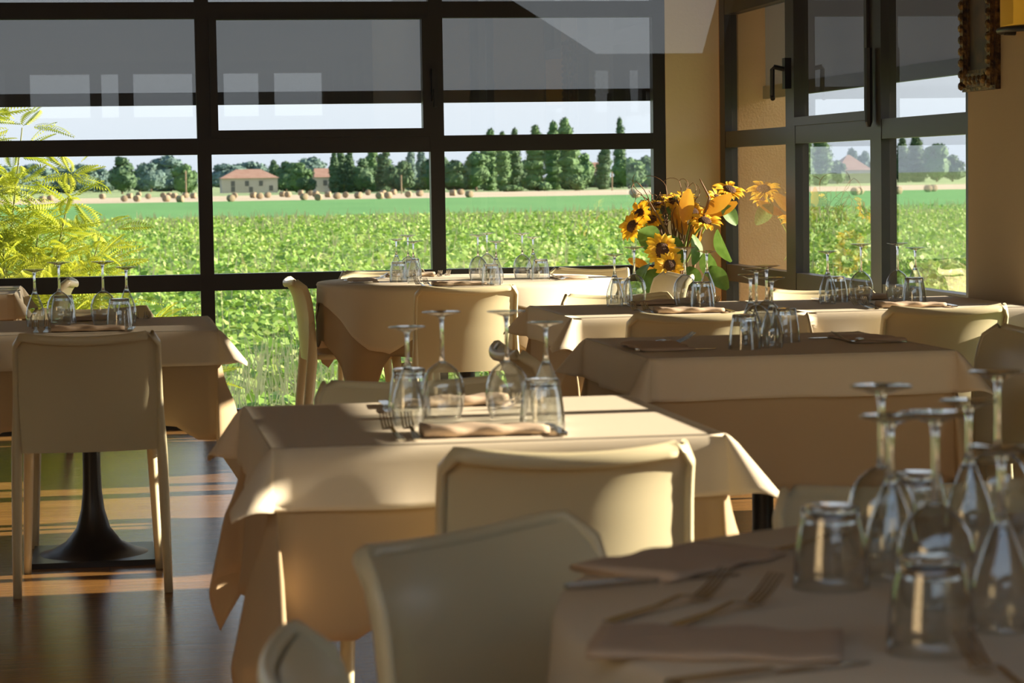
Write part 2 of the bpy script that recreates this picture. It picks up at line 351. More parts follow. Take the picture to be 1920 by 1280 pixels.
# ------------------------------------------------------------------ chair
def chair_meshes():
    def ys(z):  # side profile of the back
        return np.interp(z, [.40, .50, .62, .70, .745, .775], [-.180, -.180, -.182, -.192, -.208, -.236])
    def hw(z): return np.interp(z, [.40, .775], [.214, .208])
    def ztop(u): return .775 - .016 * (1 - u * u) - .030 * max(0, (abs(u) - .90) / .10) ** 2.2
    def pt(u, v, dy=0.0):
        z = .425 + (ztop(u) - .425) * v
        bulge = .058 * (1 - abs(u) ** 2.2) * (.55 + .45 * v)
        return (u * hw(z), float(ys(z)) - bulge + dy, z)
    nu, nv = 24, 12
    b = MB(); b.grid(lambda a, c: pt(2 * a - 1, c, .006), nu, nv)
    bb = MB(); bb.grid(lambda a, c: pt(1 - 2 * a, c, -.006), nu, nv); b.add(bb.v, bb.f)
    path = [pt(-1, t / 10) for t in range(0, 11)] + [pt(-1 + 2 * i / 24, 1) for i in range(1, 24)] + [pt(1, 1 - t / 10) for t in range(0, 11)]
    b.tube([(x, y - .006, z) for x, y, z in path], [(.0085, .0145)] * len(path), 10)
    back = b.mesh('backrest', 'chair', True)
    def leg(p0, p1, r0, r1):
        k = 6; P = [Vector(p0).lerp(Vector(p1), i / k) for i in range(k + 1)]
        return MB().tube(P, [(r0[0] + (r1[0] - r0[0]) * i / k, r0[1] + (r1[1] - r0[1]) * i / k) for i in range(k + 1)], 12)
    legs = []
    for s in (-1, 1):
        Pz = [(.60, .2105, -.187, .0085, .0145), (.54, .2115, -.1865, .0105, .017), (.48, .2125, -.187, .0135, .021), (.42, .213, -.189, .016, .024), (.30, .2155, -.202, .0155, .022), (.15, .2185, -.219, .0143, .019), (0, .221, -.236, .013, .016)]
        legs.append(MB().tube([(s * a_, b_, z_) for z_, a_, b_, _, _ in Pz], [(c_, d_) for _, _, _, c_, d_ in Pz], 12).mesh('leg', 'chair', True))
        legs.append(leg((s * .188, .185, .436), (s * .205, .226, 0), (.017, .021), (.012, .014)).mesh('leg', 'chair', True))
    st = MB(); n = 48; out = []
    for k in range(n):
        a = 2 * math.pi * k / n; c, s = math.cos(a), math.sin(a)
        x = math.copysign(abs(c) ** .42, c) * .206; y = math.copysign(abs(s) ** .42, s) * .205 + .012
        out.append((x, y))
    rings = [(.96, .428), (.99, .431), (1.0, .440), (.99, .449), (.95, .4525), (.8, .449), (.5, .443), (.05, .440)]
    vs = [(x * k, y * k, z - (.012 * max(0, (y - .1) / .11) ** 2)) for k, z in rings for x, y in out]
    fs = [(i * n + j, i * n + (j + 1) % n, (i + 1) * n + (j + 1) % n, (i + 1) * n + j) for i in range(len(rings) - 1) for j in range(n)]
    fs += [tuple((len(rings) - 1) * n + j for j in range(n)), tuple(reversed(range(n)))]
    seat = st.add(vs, fs).mesh('seat', 'chair', True)
    return [('backrest', back), ('seat', seat)] + [('leg', l) for l in legs]
CH = chair_meshes()
CHAIRS = []
def chair(x, y, deg, label):
    CHAIRS.append((x, y, R(deg)))
    r_ = empty('dining_chair', (x, y, 0), R(deg)); tag(r_, label, 'chair', 'cream plastic chairs')
    for nm, me in CH: link(bpy.data.objects.new(nm, me), r_)
    return r_
chair(-.05, 7.45, 0, 'cream plastic chair seen from behind, in front of the black pedestal')
chair(.748, 4.110, 0, 'cream plastic chair at the near side of the sunlit centre table')
chair(.60, 2.775, -140, 'blurred cream chair turned to the foreground round table, its back lit grey')
chair(.425, 2.19, -90, 'blurred cream chair of which only a rounded back corner shows at bottom')
chair(1.455, 9.98, 3, 'cream plastic chair at the near side of the round window table')
chair(.66, 4.990, 180, 'cream plastic chair at the far side of the sunlit centre table')
chair(1.088, 10.80, -90, 'cream plastic chair seen edge-on at the left of the round window table')
chair(1.33, 11.31, 180, 'cream plastic chair behind the round table, back to the window')
chair(2.15, 11.10, 143, 'cream plastic chair behind the round table, towards the column')
chair(2.27, 10.42, 95, 'cream plastic chair at the round table in front of the sunflowers')
chair(1.875, 8.54, 178, 'cream chair at the far side of the long table, beside the round table')
chair(2.665, 8.53, 180, 'cream chair at the far side of the long table, by the side window')
chair(1.86, 7.74, 0, 'cream chair at the near side of the long table, behind the stemware cluster')
chair(2.715, 7.76, 0, 'cream chair at the near side of the long table, below the picture')
chair(2.265, 6.35, 90, 'dark shaded chair at the right side of the square shaded table')
chair(2.20, 5.06, 0, 'cream chair at the right edge, half hidden by the foreground stemware')
chair(1.285, 6.18, -90, 'dark shaded chair at the left side of the square shaded table')
chair(1.12, 2.99, 180, 'blurred cream chair at the far side of the foreground round table')
chair(-.04, 8.42, 180, 'cream chair at the far side of the left table')
chair(-.40, 11.28, 90, 'cream chair seen edge-on behind the left table, by the shrub')

# ------------------------------------------------------------------ tables and cloths
ZT = .75
def rest_on_seats(X, Y, Z, Z0, drop):
    """where a chair is pushed in, the hanging cloth is gathered up and rests on its seat"""
    if Z > Z0 - .002: return Z
    for cx, cy, a in CHAIRS:
        dx, dy = X - cx, Y - cy; lx = dx * math.cos(a) + dy * math.sin(a); ly = -dx * math.sin(a) + dy * math.cos(a)
        if abs(lx) < .33 and -.27 < ly < .33:
            w = min(1, (.33 - abs(lx)) / .07, (.33 - ly) / .06); zs = .464
            zz = Z0 - (Z0 - Z) * min(1, (Z0 - zs) / drop)
            Z = Z + (max(zz, zs) - Z) * w if Z < zz or Z < zs else Z
    return Z
def square_table(x, y, label, a=.392, bh=.195):
    r_ = empty('pedestal_table', (x, y, 0)); tag(r_, label, 'table', 'pedestal tables')
    MB().box(-a, a, -a, a, ZT - .03, ZT).build('tabletop', 'board', r_)
    MB().lathe([(.029, .70), (.029, .28), (.031, .22), (.038, .16), (.055, .10), (.09 * min(1, bh / .13), .055), (bh * .72, .028), (bh * .9, .018)], 32).build('column', 'black_iron', r_, True)
    MB().box(-bh, bh, -bh, bh, 0, .018).build('base_plate', 'black_iron', r_)
    MB().box(-.16, .16, -.16, .16, .695, ZT - .03).build('mounting_plate', 'black_iron', r_)
def round_table(x, y, label, rad=.64):
    r_ = empty('round_table', (x, y, 0)); tag(r_, label, 'table', 'round pedestal tables')
    MB().lathe([(.001, ZT - .03), (rad - .01, ZT - .03), (rad - .005, ZT - .02), (rad - .005, ZT), (.001, ZT)], 64).build('tabletop', 'board', r_)
    MB().lathe([(.035, .72), (.035, .28), (.04, .2), (.06, .12), (.12, .05), (.2, .018)], 32).build('column', 'black_iron', r_, True)
    MB().box(-.24, .24, -.24, .24, 0, .018).build('base_plate', 'black_iron', r_)

def square_cloth(name, x, y, label, group, material, h, lift, phi_max, seed, xlim=(None, None), a=.392):
    """a square cloth over a square top: straight hems, one soft folded wing at each corner"""
    rr = random.Random(seed); A = a + lift; Z0 = ZT + lift
    ph = [rr.uniform(0, 6.28) for _ in range(4)]; wing = [phi_max * rr.uniform(.85, 1.12) for _ in range(4)]
    vs, fs, key = [], [], {}
    def vert(p_):
        X, Y, Z = p_
        if xlim[1] is not None and X + x > xlim[1]: X = xlim[1] - x
        if xlim[0] is not None and X + x < xlim[0]: X = xlim[0] - x
        Z = rest_on_seats(X + x, Y + y, Z, Z0, h)
        k = (round(X, 5), round(Y, 5), round(Z, 5))
        if k not in key: key[k] = len(vs); vs.append((X, Y, Z))
        return key[k]
    def patch(fn, nu, nv):
        g = [[vert(fn(i / nu, j / nv)) for i in range(nu + 1)] for j in range(nv + 1)]
        for j in range(nv):
            for i in range(nu):
                q_ = []
                for v_ in (g[j][i], g[j][i + 1], g[j + 1][i + 1], g[j + 1][i]):
                    if v_ not in q_: q_.append(v_)
                if len(q_) > 2: fs.append(tuple(q_))
    off = .003 if h > .2 else .010
    def out(p): return off * min(1, p / .012) + .03 * p      # how far the fall stands off the edge
    patch(lambda u, v: ((2 * u - 1) * A, (2 * v - 1) * A, Z0), 24, 24)
    amp = .016 * min(1, h / .2) + .003
    dirs = [((1, 0), (0, 1)), ((0, 1), (-1, 0)), ((-1, 0), (0, -1)), ((0, -1), (1, 0))]
    rad = [0, .006, .014] + [.014 + (1 - .014) * (k + 1) / 14 for k in range(14)] if h > .2 else [0, .03, .07] + [.07 + .93 * (k + 1) / 9 for k in range(9)]
    nr = len(rad) - 1
    for si, (nrm, tan) in enumerate(dirs):
        def side(u, v):
            p = h * rad[round(v * nr)]; t = (2 * u - 1) * A; e_ = math.cos(math.pi * t / (2 * A)) ** .5 if abs(t) < A * .9999 else 0
            w_ = amp * (p / h) ** 2 * (.6 + .6 * math.sin(t * 13 + ph[si]) + .4 * math.sin(t * 31 + 2 * ph[si])) * e_
            d = A + out(p) + max(0, w_); z = Z0 - p * (1 + .012 * e_ * math.sin(t * 9 + ph[si]))
            return (nrm[0] * d + tan[0] * t, nrm[1] * d + tan[1] * t, z)
        patch(side, 24, nr)
        n2, t2 = nrm, tan                                     # corner between this side (theta 0) and the next (theta 90)
        def corner(u, v):
            th = u * math.pi / 2; c, sn = math.cos(th), math.sin(th); rm = h / max(c, sn); r = rm * rad[round(v * nr)]
            p, q_ = r * c, r * sn; bump = math.sin(2 * th)
            phi = wing[si] * bump ** .8 if bump > 0 else 0
            o = r * math.sin(phi) * .7071; lat = r * math.sin(phi) * .55 * math.cos(2 * th) * .7071
            if h > .2:
                k_ = min(1, r / .22) ** 1.5; lat += r * .10 * math.sin(4 * th) * .7071; lat *= k_; o *= k_
            d1 = A + out(p) * c * c + out(q_) * 0 + o + lat; d2 = A + out(q_) * sn * sn + o - lat
            d1 += 0 if c > .5 else 0
            return (n2[0] * d1 + t2[0] * d2, n2[1] * d1 + t2[1] * d2, Z0 - r * math.cos(phi))
        patch(corner, 20, nr)
    o = MB().add(vs, fs).build(name, material, None, True, (x, y, 0))
    md = o.modifiers.new('hem', 'SOLIDIFY'); md.thickness = .0016; md.offset = -1
    return tag(o, label, 'tablecloth', group)

def round_cloth(name, x, y, label, group, material, rad, c, lift, rot, seed, squash=.8):
    """a square cloth over a round top, hanging in soft folds"""
    rr = random.Random(seed); nt_, nr = 144, 16; vs = []
    ph = rr.uniform(0, 6); nf = 11
    for i in range(nt_):
        th = 2 * math.pi * i / nt_
        rmax = min(c / max(abs(math.cos(th)), .0001), c / max(abs(math.sin(th)), .0001))
        rmax = rad + (rmax - rad) * (1 if rmax < c * 1.15 else 1 - (1 - squash) * (rmax / c - 1.15) / .265)
        for j in range(nr + 1):
            if j <= 3: r, z = (rad + lift) * j / 3 * .999 + .0005, ZT + lift
            else:
                t = (j - 3) / (nr - 3); dr = (rmax - rad) * t
                fw = math.cos(nf * th + ph + .5 * math.sin(2 * th)); amp = min(.10, .16 * dr)
                r = rad + lift + .004 + .05 * dr + amp * (.5 + .5 * fw) ; z = ZT + lift - dr
            for cx, cy, a in CHAIRS:                          # a chair back presses the folds in
                while r > rad + lift + .004 and z < ZT:
                    dx, dy = r * math.cos(th + rot) + x - cx, r * math.sin(th + rot) + y - cy
                    if abs(dx * math.cos(a) + dy * math.sin(a)) < .27 and -.3 < -dx * math.sin(a) + dy * math.cos(a) < -.135: r -= .004
                    else: break
            X_, Y_ = r * math.cos(th + rot), r * math.sin(th + rot)
            vs.append((X_, Y_, rest_on_seats(X_ + x, Y_ + y, z, ZT + lift, .34)))
    w = nr + 1
    fs = [(i * w + j, ((i + 1) % nt_) * w + j, ((i + 1) % nt_) * w + j + 1, i * w + j + 1) for i in range(nt_) for j in range(nr)]
    o = MB().add(vs, fs).build(name, material, None, True, (x, y, 0))
    md = o.modifiers.new('hem', 'SOLIDIFY'); md.thickness = .0016; md.offset = -1
    return tag(o, label, 'tablecloth', group)

TB = [  # x, y, what it is called in labels
    (.682, 4.552, 'sunlit centre table', None),
    (-.050, 7.945, 'left table', None),
    (1.750, 6.308, 'shaded square table', None),
    (1.895, 8.090, 'round-table end of the long table', None),
    (2.686, 8.090, 'picture-wall end of the long table', 3.10),
    (-.770, 10.80, 'table by the shrub at the left edge', None)]
for k, (x, y, nm, xm) in enumerate(TB):
    lo = {4: 2.2955}.get(k); hi_ = {3: 2.2855}.get(k, xm); al = .384 if k in (3, 4) else .392
    square_table(x, y, 'square pedestal table with black iron base, the ' + nm, al, .10 if k in (3, 4) else .195)
    square_cloth('tablecloth', x, y, 'long tan undercloth hanging from the ' + nm, 'tan undercloths', 'cloth_under', .335, .004, R(9), 10 + k, (lo, hi_), al)
    square_cloth('topcloth', x, y, 'cream square topcloth with pointed corners on the ' + nm, 'cream topcloths', 'cloth_top', .108, .009, R(42), 30 + k, (lo and lo - .003, hi_ and hi_ + .003), al)
RT_ = [(1.61, 10.74, 'round table at the far window', R(8)), (1.126, 2.40, 'foreground round table', R(25))]
for k, (x, y, nm, ro) in enumerate(RT_):
    round_table(x, y, 'round pedestal table under cloths, the ' + nm)
    round_cloth('tablecloth', x, y, 'long tan undercloth in folds on the ' + nm, 'tan undercloths', 'cloth_under', .642, .93, .004, ro, 50 + k)
    round_cloth('topcloth', x, y, 'cream topcloth with hanging points on the ' + nm, 'cream topcloths', 'cloth_top', .656, .752, .009, ro, 50 + k)

# ------------------------------------------------------------------ glassware (all turned upside down)
ZG = .7605
def shell(prof, t=.0011):
    return prof + [(max(r - t, .0003), z) for r, z in prof[::-1]] + [prof[0]]
def glass_parts(kind):
    if kind == 'wine_glass':
        bowl = [(.0325, 0), (.0365, .012), (.0405, .028), (.0425, .045), (.0415, .062), (.037, .079), (.028, .094), (.016, .104), (.006, .110)]
        stem = [(.0002, .1065), (.0075, .107), (.0052, .112), (.0040, .120), (.0036, .150), (.0038, .180), (.0055, .192), (.0075, .196), (.0002, .197)]
        foot = [(.0002, .1955), (.010, .1960), (.022, .2005), (.036, .2035), (.0375, .2045), (.036, .2052), (.0002, .2052)]
    elif kind == 'flute_glass':
        bowl = [(.0265, 0), (.0295, .014), (.0312, .030), (.0300, .046), (.0255, .064), (.0190, .082), (.0125, .098), (.0075, .110), (.0045, .118)]
        stem = [(.0002, .103), (.0095, .104), (.0055, .116), (.0040, .126), (.0036, .145), (.0040, .162), (.0055, .172), (.0075, .176), (.0002, .177)]
        foot = [(.0002, .1755), (.010, .1760), (.021, .1805), (.0335, .1832), (.035, .1842), (.0335, .1850), (.0002, .1850)]
    else:
        bowl = [(.0425, 0), (.0415, .02), (.0390, .045), (.0355, .066), (.0325, .078), (.0315, .090)]
        base = [(.0002, .0735), (.0320, .0735), (.0308, .079), (.0306, .0895), (.0290, .0910), (.0002, .0905)]
        return [('bowl', MB().lathe(shell(bowl), 32).mesh('bowl', 'thin_glass', True)), ('base', MB().lathe(base, 32).mesh('base', 'solid_glass', True))]
    return [('bowl', MB().lathe(shell(bowl), 32).mesh('bowl', 'thin_glass', True)), ('stem', MB().lathe(stem, 20).mesh('stem', 'solid_glass', True)),
            ('foot', MB().lathe(foot, 32).mesh('foot', 'thin_glass', True))]
GP = {k: glass_parts(k) for k in ('wine_glass', 'flute_glass', 'tumbler')}
GH = {'wine_glass': .205, 'flute_glass': .185, 'tumbler': .090}
WHAT = {'wine_glass': 'large wine glass', 'flute_glass': 'narrow tall glass', 'tumbler': 'water tumbler'}
PUT = []; GR = {'wine_glass': .0435, 'flute_glass': .0365, 'tumbler': .0435}
def glass(kind, x, y, label):
    for _ in range(12):
        for ox, oy, orr in PUT:
            d = math.hypot(x - ox, y - oy); need = orr + GR[kind] + .001
            if d < need:
                ux, uy = ((x - ox) / d, (y - oy) / d) if d > 1e-4 else (0, 1)
                x, y = ox + ux * need, oy + uy * need
    PUT.append((x, y, GR[kind]))
    r_ = empty(kind, (x, y, ZG), rnd.uniform(0, 6)); tag(r_, label, 'glass', 'upturned glasses on the tables')
    for nm, me in GP[kind]: link(bpy.data.objects.new(nm, me), r_)
K = {'w': 'wine_glass', 'f': 'flute_glass', 't': 'tumbler'}
def glasses(where, items, feet=False):
    for k, px, py, note in items:
        kind = K[k]; p = onz(px, py, ZG + GH[kind]) if feet else onz(px, py, ZG)
        glass(kind, p.x, p.y, 'upturned %s on the %s, %s' % (WHAT[kind], where, note))
glasses('sunlit centre table', [('f', 766, 798, 'behind the forks'), ('w', 831, 785, 'left of the two'), ('w', 952, 784, 'right of the two'), ('f', 1021, 786, 'behind a tumbler'), ('t', 1017, 803, 'near the knife'), ('t', 768, 778, 'behind a narrow glass')])
glasses('left table', [('f', 67, 612, 'leftmost there'), ('w', 113, 609, 'left of the two'), ('t', 119, 605, 'between the narrow and wine glass'), ('w', 195, 608, 'right of the two'), ('f', 238, 606, 'rightmost there'), ('t', 225, 613, 'in front of a narrow glass')])
glasses('round window table', [('t', 748, 529, 'left end'), ('f', 744, 524, 'left end'), ('w', 766, 526, 'left cluster'), ('f', 776, 531, 'left cluster, by the forks'), ('t', 774, 522, 'left cluster, at the back'),
    ('w', 897, 526, 'middle cluster, left'), ('w', 914, 520, 'middle cluster, back'), ('f', 931, 532, 'middle cluster, right'), ('t', 921, 535, 'middle cluster, front'),
    ('w', 980, 522, 'right cluster'), ('f', 1000, 520, 'right cluster'), ('t', 1014, 524, 'right cluster, rightmost')])
glasses('long table', [('f', 1153, 575, 'leftmost there'), ('t', 1165, 569, 'left end, behind the stems'), ('w', 1190, 571, 'left end'), ('w', 1285, 573, 'in front of the sunflowers'), ('f', 1326, 567, 'in front of the column'), ('t', 1317, 577, 'below the column'),
    ('f', 1552, 570, 'left in the pair by the window'), ('t', 1568, 566, 'between two stems by the window'), ('w', 1590, 566, 'left of the two by the window'), ('w', 1683, 564, 'right of the two by the window'), ('f', 1716, 560, 'nearest the picture'), ('t', 1714, 569, 'nearest the picture')])
glasses('shaded square table', [('t', 1396, 654, 'at the left'), ('f', 1408, 642, 'in the cluster, left'), ('w', 1419, 647, 'in the cluster, middle'), ('w', 1438, 637, 'in the cluster, back'), ('f', 1441, 652, 'in the cluster, front'), ('t', 1469, 640, 'at the right')])
glasses('foreground round table', [('w', 1652, 723, 'with the left foot'), ('f', 1669, 779, 'second from the left'), ('w', 1753, 774, 'in the middle'), ('f', 1816, 750, 'right of the middle'), ('w', 1870, 696, 'with the highest foot'), ('f', 1877, 837, 'with the lowest foot'),
    ('t', 1557, 950, 'standing apart at left'), ('t', 1740, 890, 'behind the stems'), ('t', 1745, 1048, 'nearest the camera')], True)

# ------------------------------------------------------------------ cutlery and napkins
def ribbon(mb, pts, widths, th):
    n = len(pts); vs = []
    for (y, z), w in zip(pts, widths): vs += [(-w, y, z), (w, y, z), (w, y, z + th), (-w, y, z + th)]
    fs = []
    for i in range(n - 1):
        for k in range(4): fs.append((i * 4 + k, i * 4 + (k + 1) % 4, (i + 1) * 4 + (k + 1) % 4, (i + 1) * 4 + k))
    fs += [(3, 2, 1, 0), tuple((n - 1) * 4 + k for k in range(4))]
    return mb.add(vs, fs)
fk = ribbon(MB(), [(-.10, .001), (-.085, .002), (-.02, .006), (.02, .012), (.035, .010), (.045, .006), (.055, .005)], [.007, .0085, .004, .0035, .006, .0115, .012], .002).mesh('handle', 'steel')
tn = [ribbon(MB(), [(.054, .005), (.075, .014), (.10, .031)], [.0018, .0016, .0009], .0018).mesh('tine', 'steel')]
kh = ribbon(MB(), [(-.11, .001), (-.10, .001), (-.02, .002), (.0, .002)], [.007, .010, .0075, .006], .005).mesh('handle', 'steel')
kb = ribbon(MB(), [(-.002, .001), (.04, .001), (.09, .001), (.105, .001)], [.006, .010, .009, .002], .0015).mesh('blade', 'steel')
ZS = .7605
def fork(x, y, deg, label):
    r_ = empty('fork', (x, y, ZS), R(deg)); tag(r_, label, 'fork', 'forks laid on the tables')
    link(bpy.data.objects.new('handle', fk), r_)
    for i in range(4):
        t = link(bpy.data.objects.new('tine', tn[0]), r_); t.location = (-.009 + .006 * i, 0, 0)
def knife(x, y, deg, label):
    r_ = empty('knife', (x, y, ZS), R(deg)); tag(r_, label, 'knife', 'knives laid on the tables')
    link(bpy.data.objects.new('handle', kh), r_); link(bpy.data.objects.new('blade', kb), r_)
def napkin_mesh(L, Wd, t, seed):
    rr = random.Random(seed); mb = MB(); n = 16; prof = []
    m_ = 14
    for i in range(m_):
        a = 2 * math.pi * i / m_; c, s = math.cos(a), math.sin(a)
        prof.append((math.copysign(abs(c) ** .35, c) * Wd / 2, t / 2 + math.copysign(abs(s) ** .7, s) * t / 2))
    vs = []
    for k in range(n + 1):
        x = -L / 2 + L * k / n; tp = 1 - .35 * (k / n) ** 2; wob = .004 * math.sin(k * 1.1 + seed)
        for y, z in prof: vs.append((x, y * (1 - .05 * k / n) + wob, z * tp * (1 + .15 * math.sin(k * .9 + y * 40 + seed))))
    fs = [(k * m_ + i, k * m_ + (i + 1) % m_, (k + 1) * m_ + (i + 1) % m_, (k + 1) * m_ + i) for k in range(n) for i in range(m_)]
    fs += [tuple(range(m_))[::-1], tuple(n * m_ + i for i in range(m_))]
    return mb.add(vs, fs).mesh('napkin', 'napkin', True)
NM = [napkin_mesh(.225, .085, .019, 1), napkin_mesh(.225, .12, .015, 2), napkin_mesh(.24, .15, .012, 3)]
def napkin(x, y, deg, label, k=0):
    o = link(bpy.data.objects.new('napkin', NM[k])); o.location = (x, y, ZS); o.rotation_euler = (0, 0, R(deg)); tag(o, label, 'napkin', 'folded brown napkins')
def setting(x, y, deg, who, k=0, sp=.165):
    c, s = math.cos(R(deg)), math.sin(R(deg))
    def L(a, b): return x + a * c - b * s, y + a * s + b * c
    napkin(*L(0, 0), deg, 'folded brown napkin ' + who, k)
    fork(*L(-sp + .004, .03), deg + 2, 'outer steel fork left of the napkin ' + who)
    fork(*L(-sp + .038, .027), deg - 1, 'inner steel fork left of the napkin ' + who)
    knife(*L(sp - .03, .03), deg - 3, 'steel knife right of the napkin ' + who)
setting(.668, 4.262, 0, 'on the near side of the sunlit centre table')
setting(.690, 4.835, 180, 'on the far side of the sunlit centre table')
p = onz(165, 620, ZG); setting(p.x, p.y, 0, 'on the near side of the left table')
setting(-.02, 8.22, 180, 'on the far side of the left table')
setting(1.92, 7.815, 0, 'on the long table, sunflower end, near side')
setting(1.96, 8.345, 180, 'on the long table, sunflower end, far side')
setting(2.69, 7.815, 0, 'on the long table, picture end, near side')
setting(2.66, 8.345, 180, 'on the long table, picture end, far side')
p = onz(1232, 652, ZG); setting(p.x, p.y, -90, 'at the left of the shaded square table', 2, .13)
p = onz(1625, 637, ZG); setting(p.x, p.y, 90, 'at the right of the shaded square table', 2, .13)
setting(1.50, 10.20, 3, 'on the near side of the round window table')
setting(1.42, 11.22, 180, 'on the far side of the round window table')
setting(2.06, 10.62, 95, 'on the right of the round window table', 1)
setting(1.15, 10.78, -90, 'on the left of the round window table', 1)
# foreground table: big blurred napkins with their cutlery
p = onz(1280, 1058, ZG); napkin(p.x, p.y, 40, 'blurred brown napkin at the back of the foreground round table', 2)
p = onz(1230, 1092, ZG); knife(p.x, p.y, -78, 'blurred steel knife beside the back napkin on the foreground table')
p = onz(1535, 1024, ZG); fork(p.x, p.y, -60, 'blurred steel fork behind the tumbler on the foreground table')
p = onz(1345, 1215, ZG); napkin(p.x, p.y, -18, 'blurred brown napkin at the front of the foreground round table', 2)
p = onz(1300, 1150, ZG); fork(p.x - .020, p.y + .026, -52, 'blurred steel fork with raised tines, outer one by the front napkin')
p = onz(1350, 1160, ZG); fork(p.x + .006, p.y + .012, -50, 'blurred steel fork with raised tines, touching the front napkin')
p = onz(1450, 1265, ZG); knife(p.x, p.y, -75, 'blurred steel knife at the bottom edge of the foreground table')
p = onz(1870, 1262, ZG); fork(p.x - .01, p.y - .05, 3, 'blurred steel fork at the bottom right corner')
p = onz(60, 541, ZG); knife(-.46, 10.62, 90, 'steel knife on the table at the left edge, near one'); knife(-.47, 10.80, 90, 'steel knife on the table at the left edge, far one')

# ------------------------------------------------------------------ picture and wall lamp
pc = empty('picture', (XW - .006, 8.24, 1.5)); tag(pc, 'ornate gilt framed dark painting on the wall beside the window', 'picture')
for nm, b in (('frame_side', (-.165, -.105, 0, .62)), ('frame_side', (.105, .165, 0, .62)), ('frame_rail', (-.105, .105, 0, .075)), ('frame_rail', (-.105, .105, .545, .62))):
    mb = MB(); y0, y1, z0, z1 = b
    mb.box(-.02, 0, y0, y1, z0, z1); ins = .014
    mb.box(-.034, -.02, y0 + ins, y1 - ins, z0 + ins, z1 - ins)
    L_ = (z1 - z0) if nm == 'frame_side' else (y1 - y0)
    for k in range(int(L_ / .04)):
        t = (k + .5) / int(L_ / .04); yc, zc = ((y0 + y1) / 2, z0 + L_ * t) if nm == 'frame_side' else (y0 + L_ * t, (z0 + z1) / 2)
        mb.lathe([(.001, .012), (.012, .009), (.017, 0)], 8, (0, 0, 0)); v0 = len(mb.v) - 24
        for i in range(v0, len(mb.v)): a_, b_, c_ = mb.v[i]; mb.v[i] = (-.034 - c_, yc + a_, zc + b_)
    mb.build(nm, 'gold', pc)
MB().box(-.012, -.002, -.105, .105, .075, .545).build('canvas', 'painting', pc)
fg = MB().grid(lambda a, b: (-.0135, (a - .5) * (.05 + .10 * math.sin(math.pi * min(1, .15 + .8 * (1 - b)))), .10 + .36 * b), 10, 14); fg.build('painted_figure', 'painting_figure', pc)
lp = empty('wall_lamp', (XW - .006, 7.80, 1.68)); tag(lp, 'yellow half-round wall lamp with dark metal lower rim', 'wall lamp')
def halfc(r, z0, z1, n=20): return MB().grid(lambda a, b: (-r * math.sin(math.pi * a) * .7, r * math.cos(math.pi * a), z0 + (z1 - z0) * b), n, 1)
halfc(.135, .02, .33).build('lamp_shade', 'lamp_shade', lp, True)
rim = MB().tube([(-.140 * math.sin(math.pi * k / 20) * .7, .140 * math.cos(math.pi * k / 20), .008) for k in range(21)], .011, 8); rim.build('rim', 'black_iron', lp, True)
MB().box(-.012, 0, -.06, .06, .05, .3).build('backplate', 'black_iron', lp)

# ------------------------------------------------------------------ sunflower arrangement by the column
FX, FY = 2.79, 11.66
fa = empty('flower_arrangement', (FX, FY, 0)); tag(fa, 'tall terracotta vase with sunflowers, orange leaves and curled twigs by the column', 'flower arrangement')
MB().lathe([(.001, 0), (.10, 0), (.12, .02), (.14, .25), (.125, .5), (.085, .66), (.08, .70), (.095, .73), (.088, .73), (.07, .69)], 28).build('vase', 'terracotta', fa, True)
def petal_mesh():
    mb = MB()
    def f(a, b):
        w = .0115 * (math.sin(math.pi * min(1, .12 + .88 * b)) ** .8) * (1 if b < 1 else 0)
        return (.024 + .040 * b, (2 * a - 1) * w, .006 * math.sin(b * 2.6) - .008 * b * b + .003 * abs(2 * a - 1))
    return mb.grid(f, 2, 5).mesh('petal', 'petal', True)
PM = petal_mesh()
DISC = MB().lathe([(.001, .013), (.012, .0125), (.022, .009), (.029, .001), (.027, -.006), (.001, -.008)], 20).mesh('sunflower', 'flower_disc', True)
def leafm(L_, Wd, curl, material, name):
    def f(a, b):
        w = Wd * math.sin(math.pi * (b * .93 + .03)) ** .75; s = 2 * a - 1
        return (L_ * b, s * w, curl * L_ * b * b * -1 + .25 * w * abs(s))
    return MB().grid(f, 6, 8).mesh(name, material, True)
LM = leafm(.15, .05, .35, 'flower_leaf', 'leaf'); BM = leafm(.15, .036, -.25, 'bract', 'bract')
flowers = [  # pixel of the disc, depth, facing direction (x,y,z), scale
    (1241, 469, 11.02, (-.1, -1, .15), 1.15), (1255, 497, 10.98, (.0, -1, .05), 1.0), (1322, 415, 11.12, (.15, -.55, .9), 1.05), (1367, 356, 11.2, (.1, -.5, .9), 1.1),
    (1199, 402, 11.1, (-.8, -.5, .45), 1.0), (1186, 424, 11.05, (-.75, -.6, .4), 1.0), (1262, 378, 11.25, (.2, -.45, .85), .95), (1407, 356, 11.0, (.35, -.5, .85), .9)]
flowers[-1] = (1232, 384, 11.35, (-.2, -.3, .9), .85)
flowers += [(1300, 398, 11.2, (.1, -.8, .5), .85), (1222, 412, 11.2, (-.5, -.7, .4), .8), (1345, 372, 11.3, (.4, -.5, .7), .9), (1283, 372, 11.3, (.0, -.5, .8), .8)]
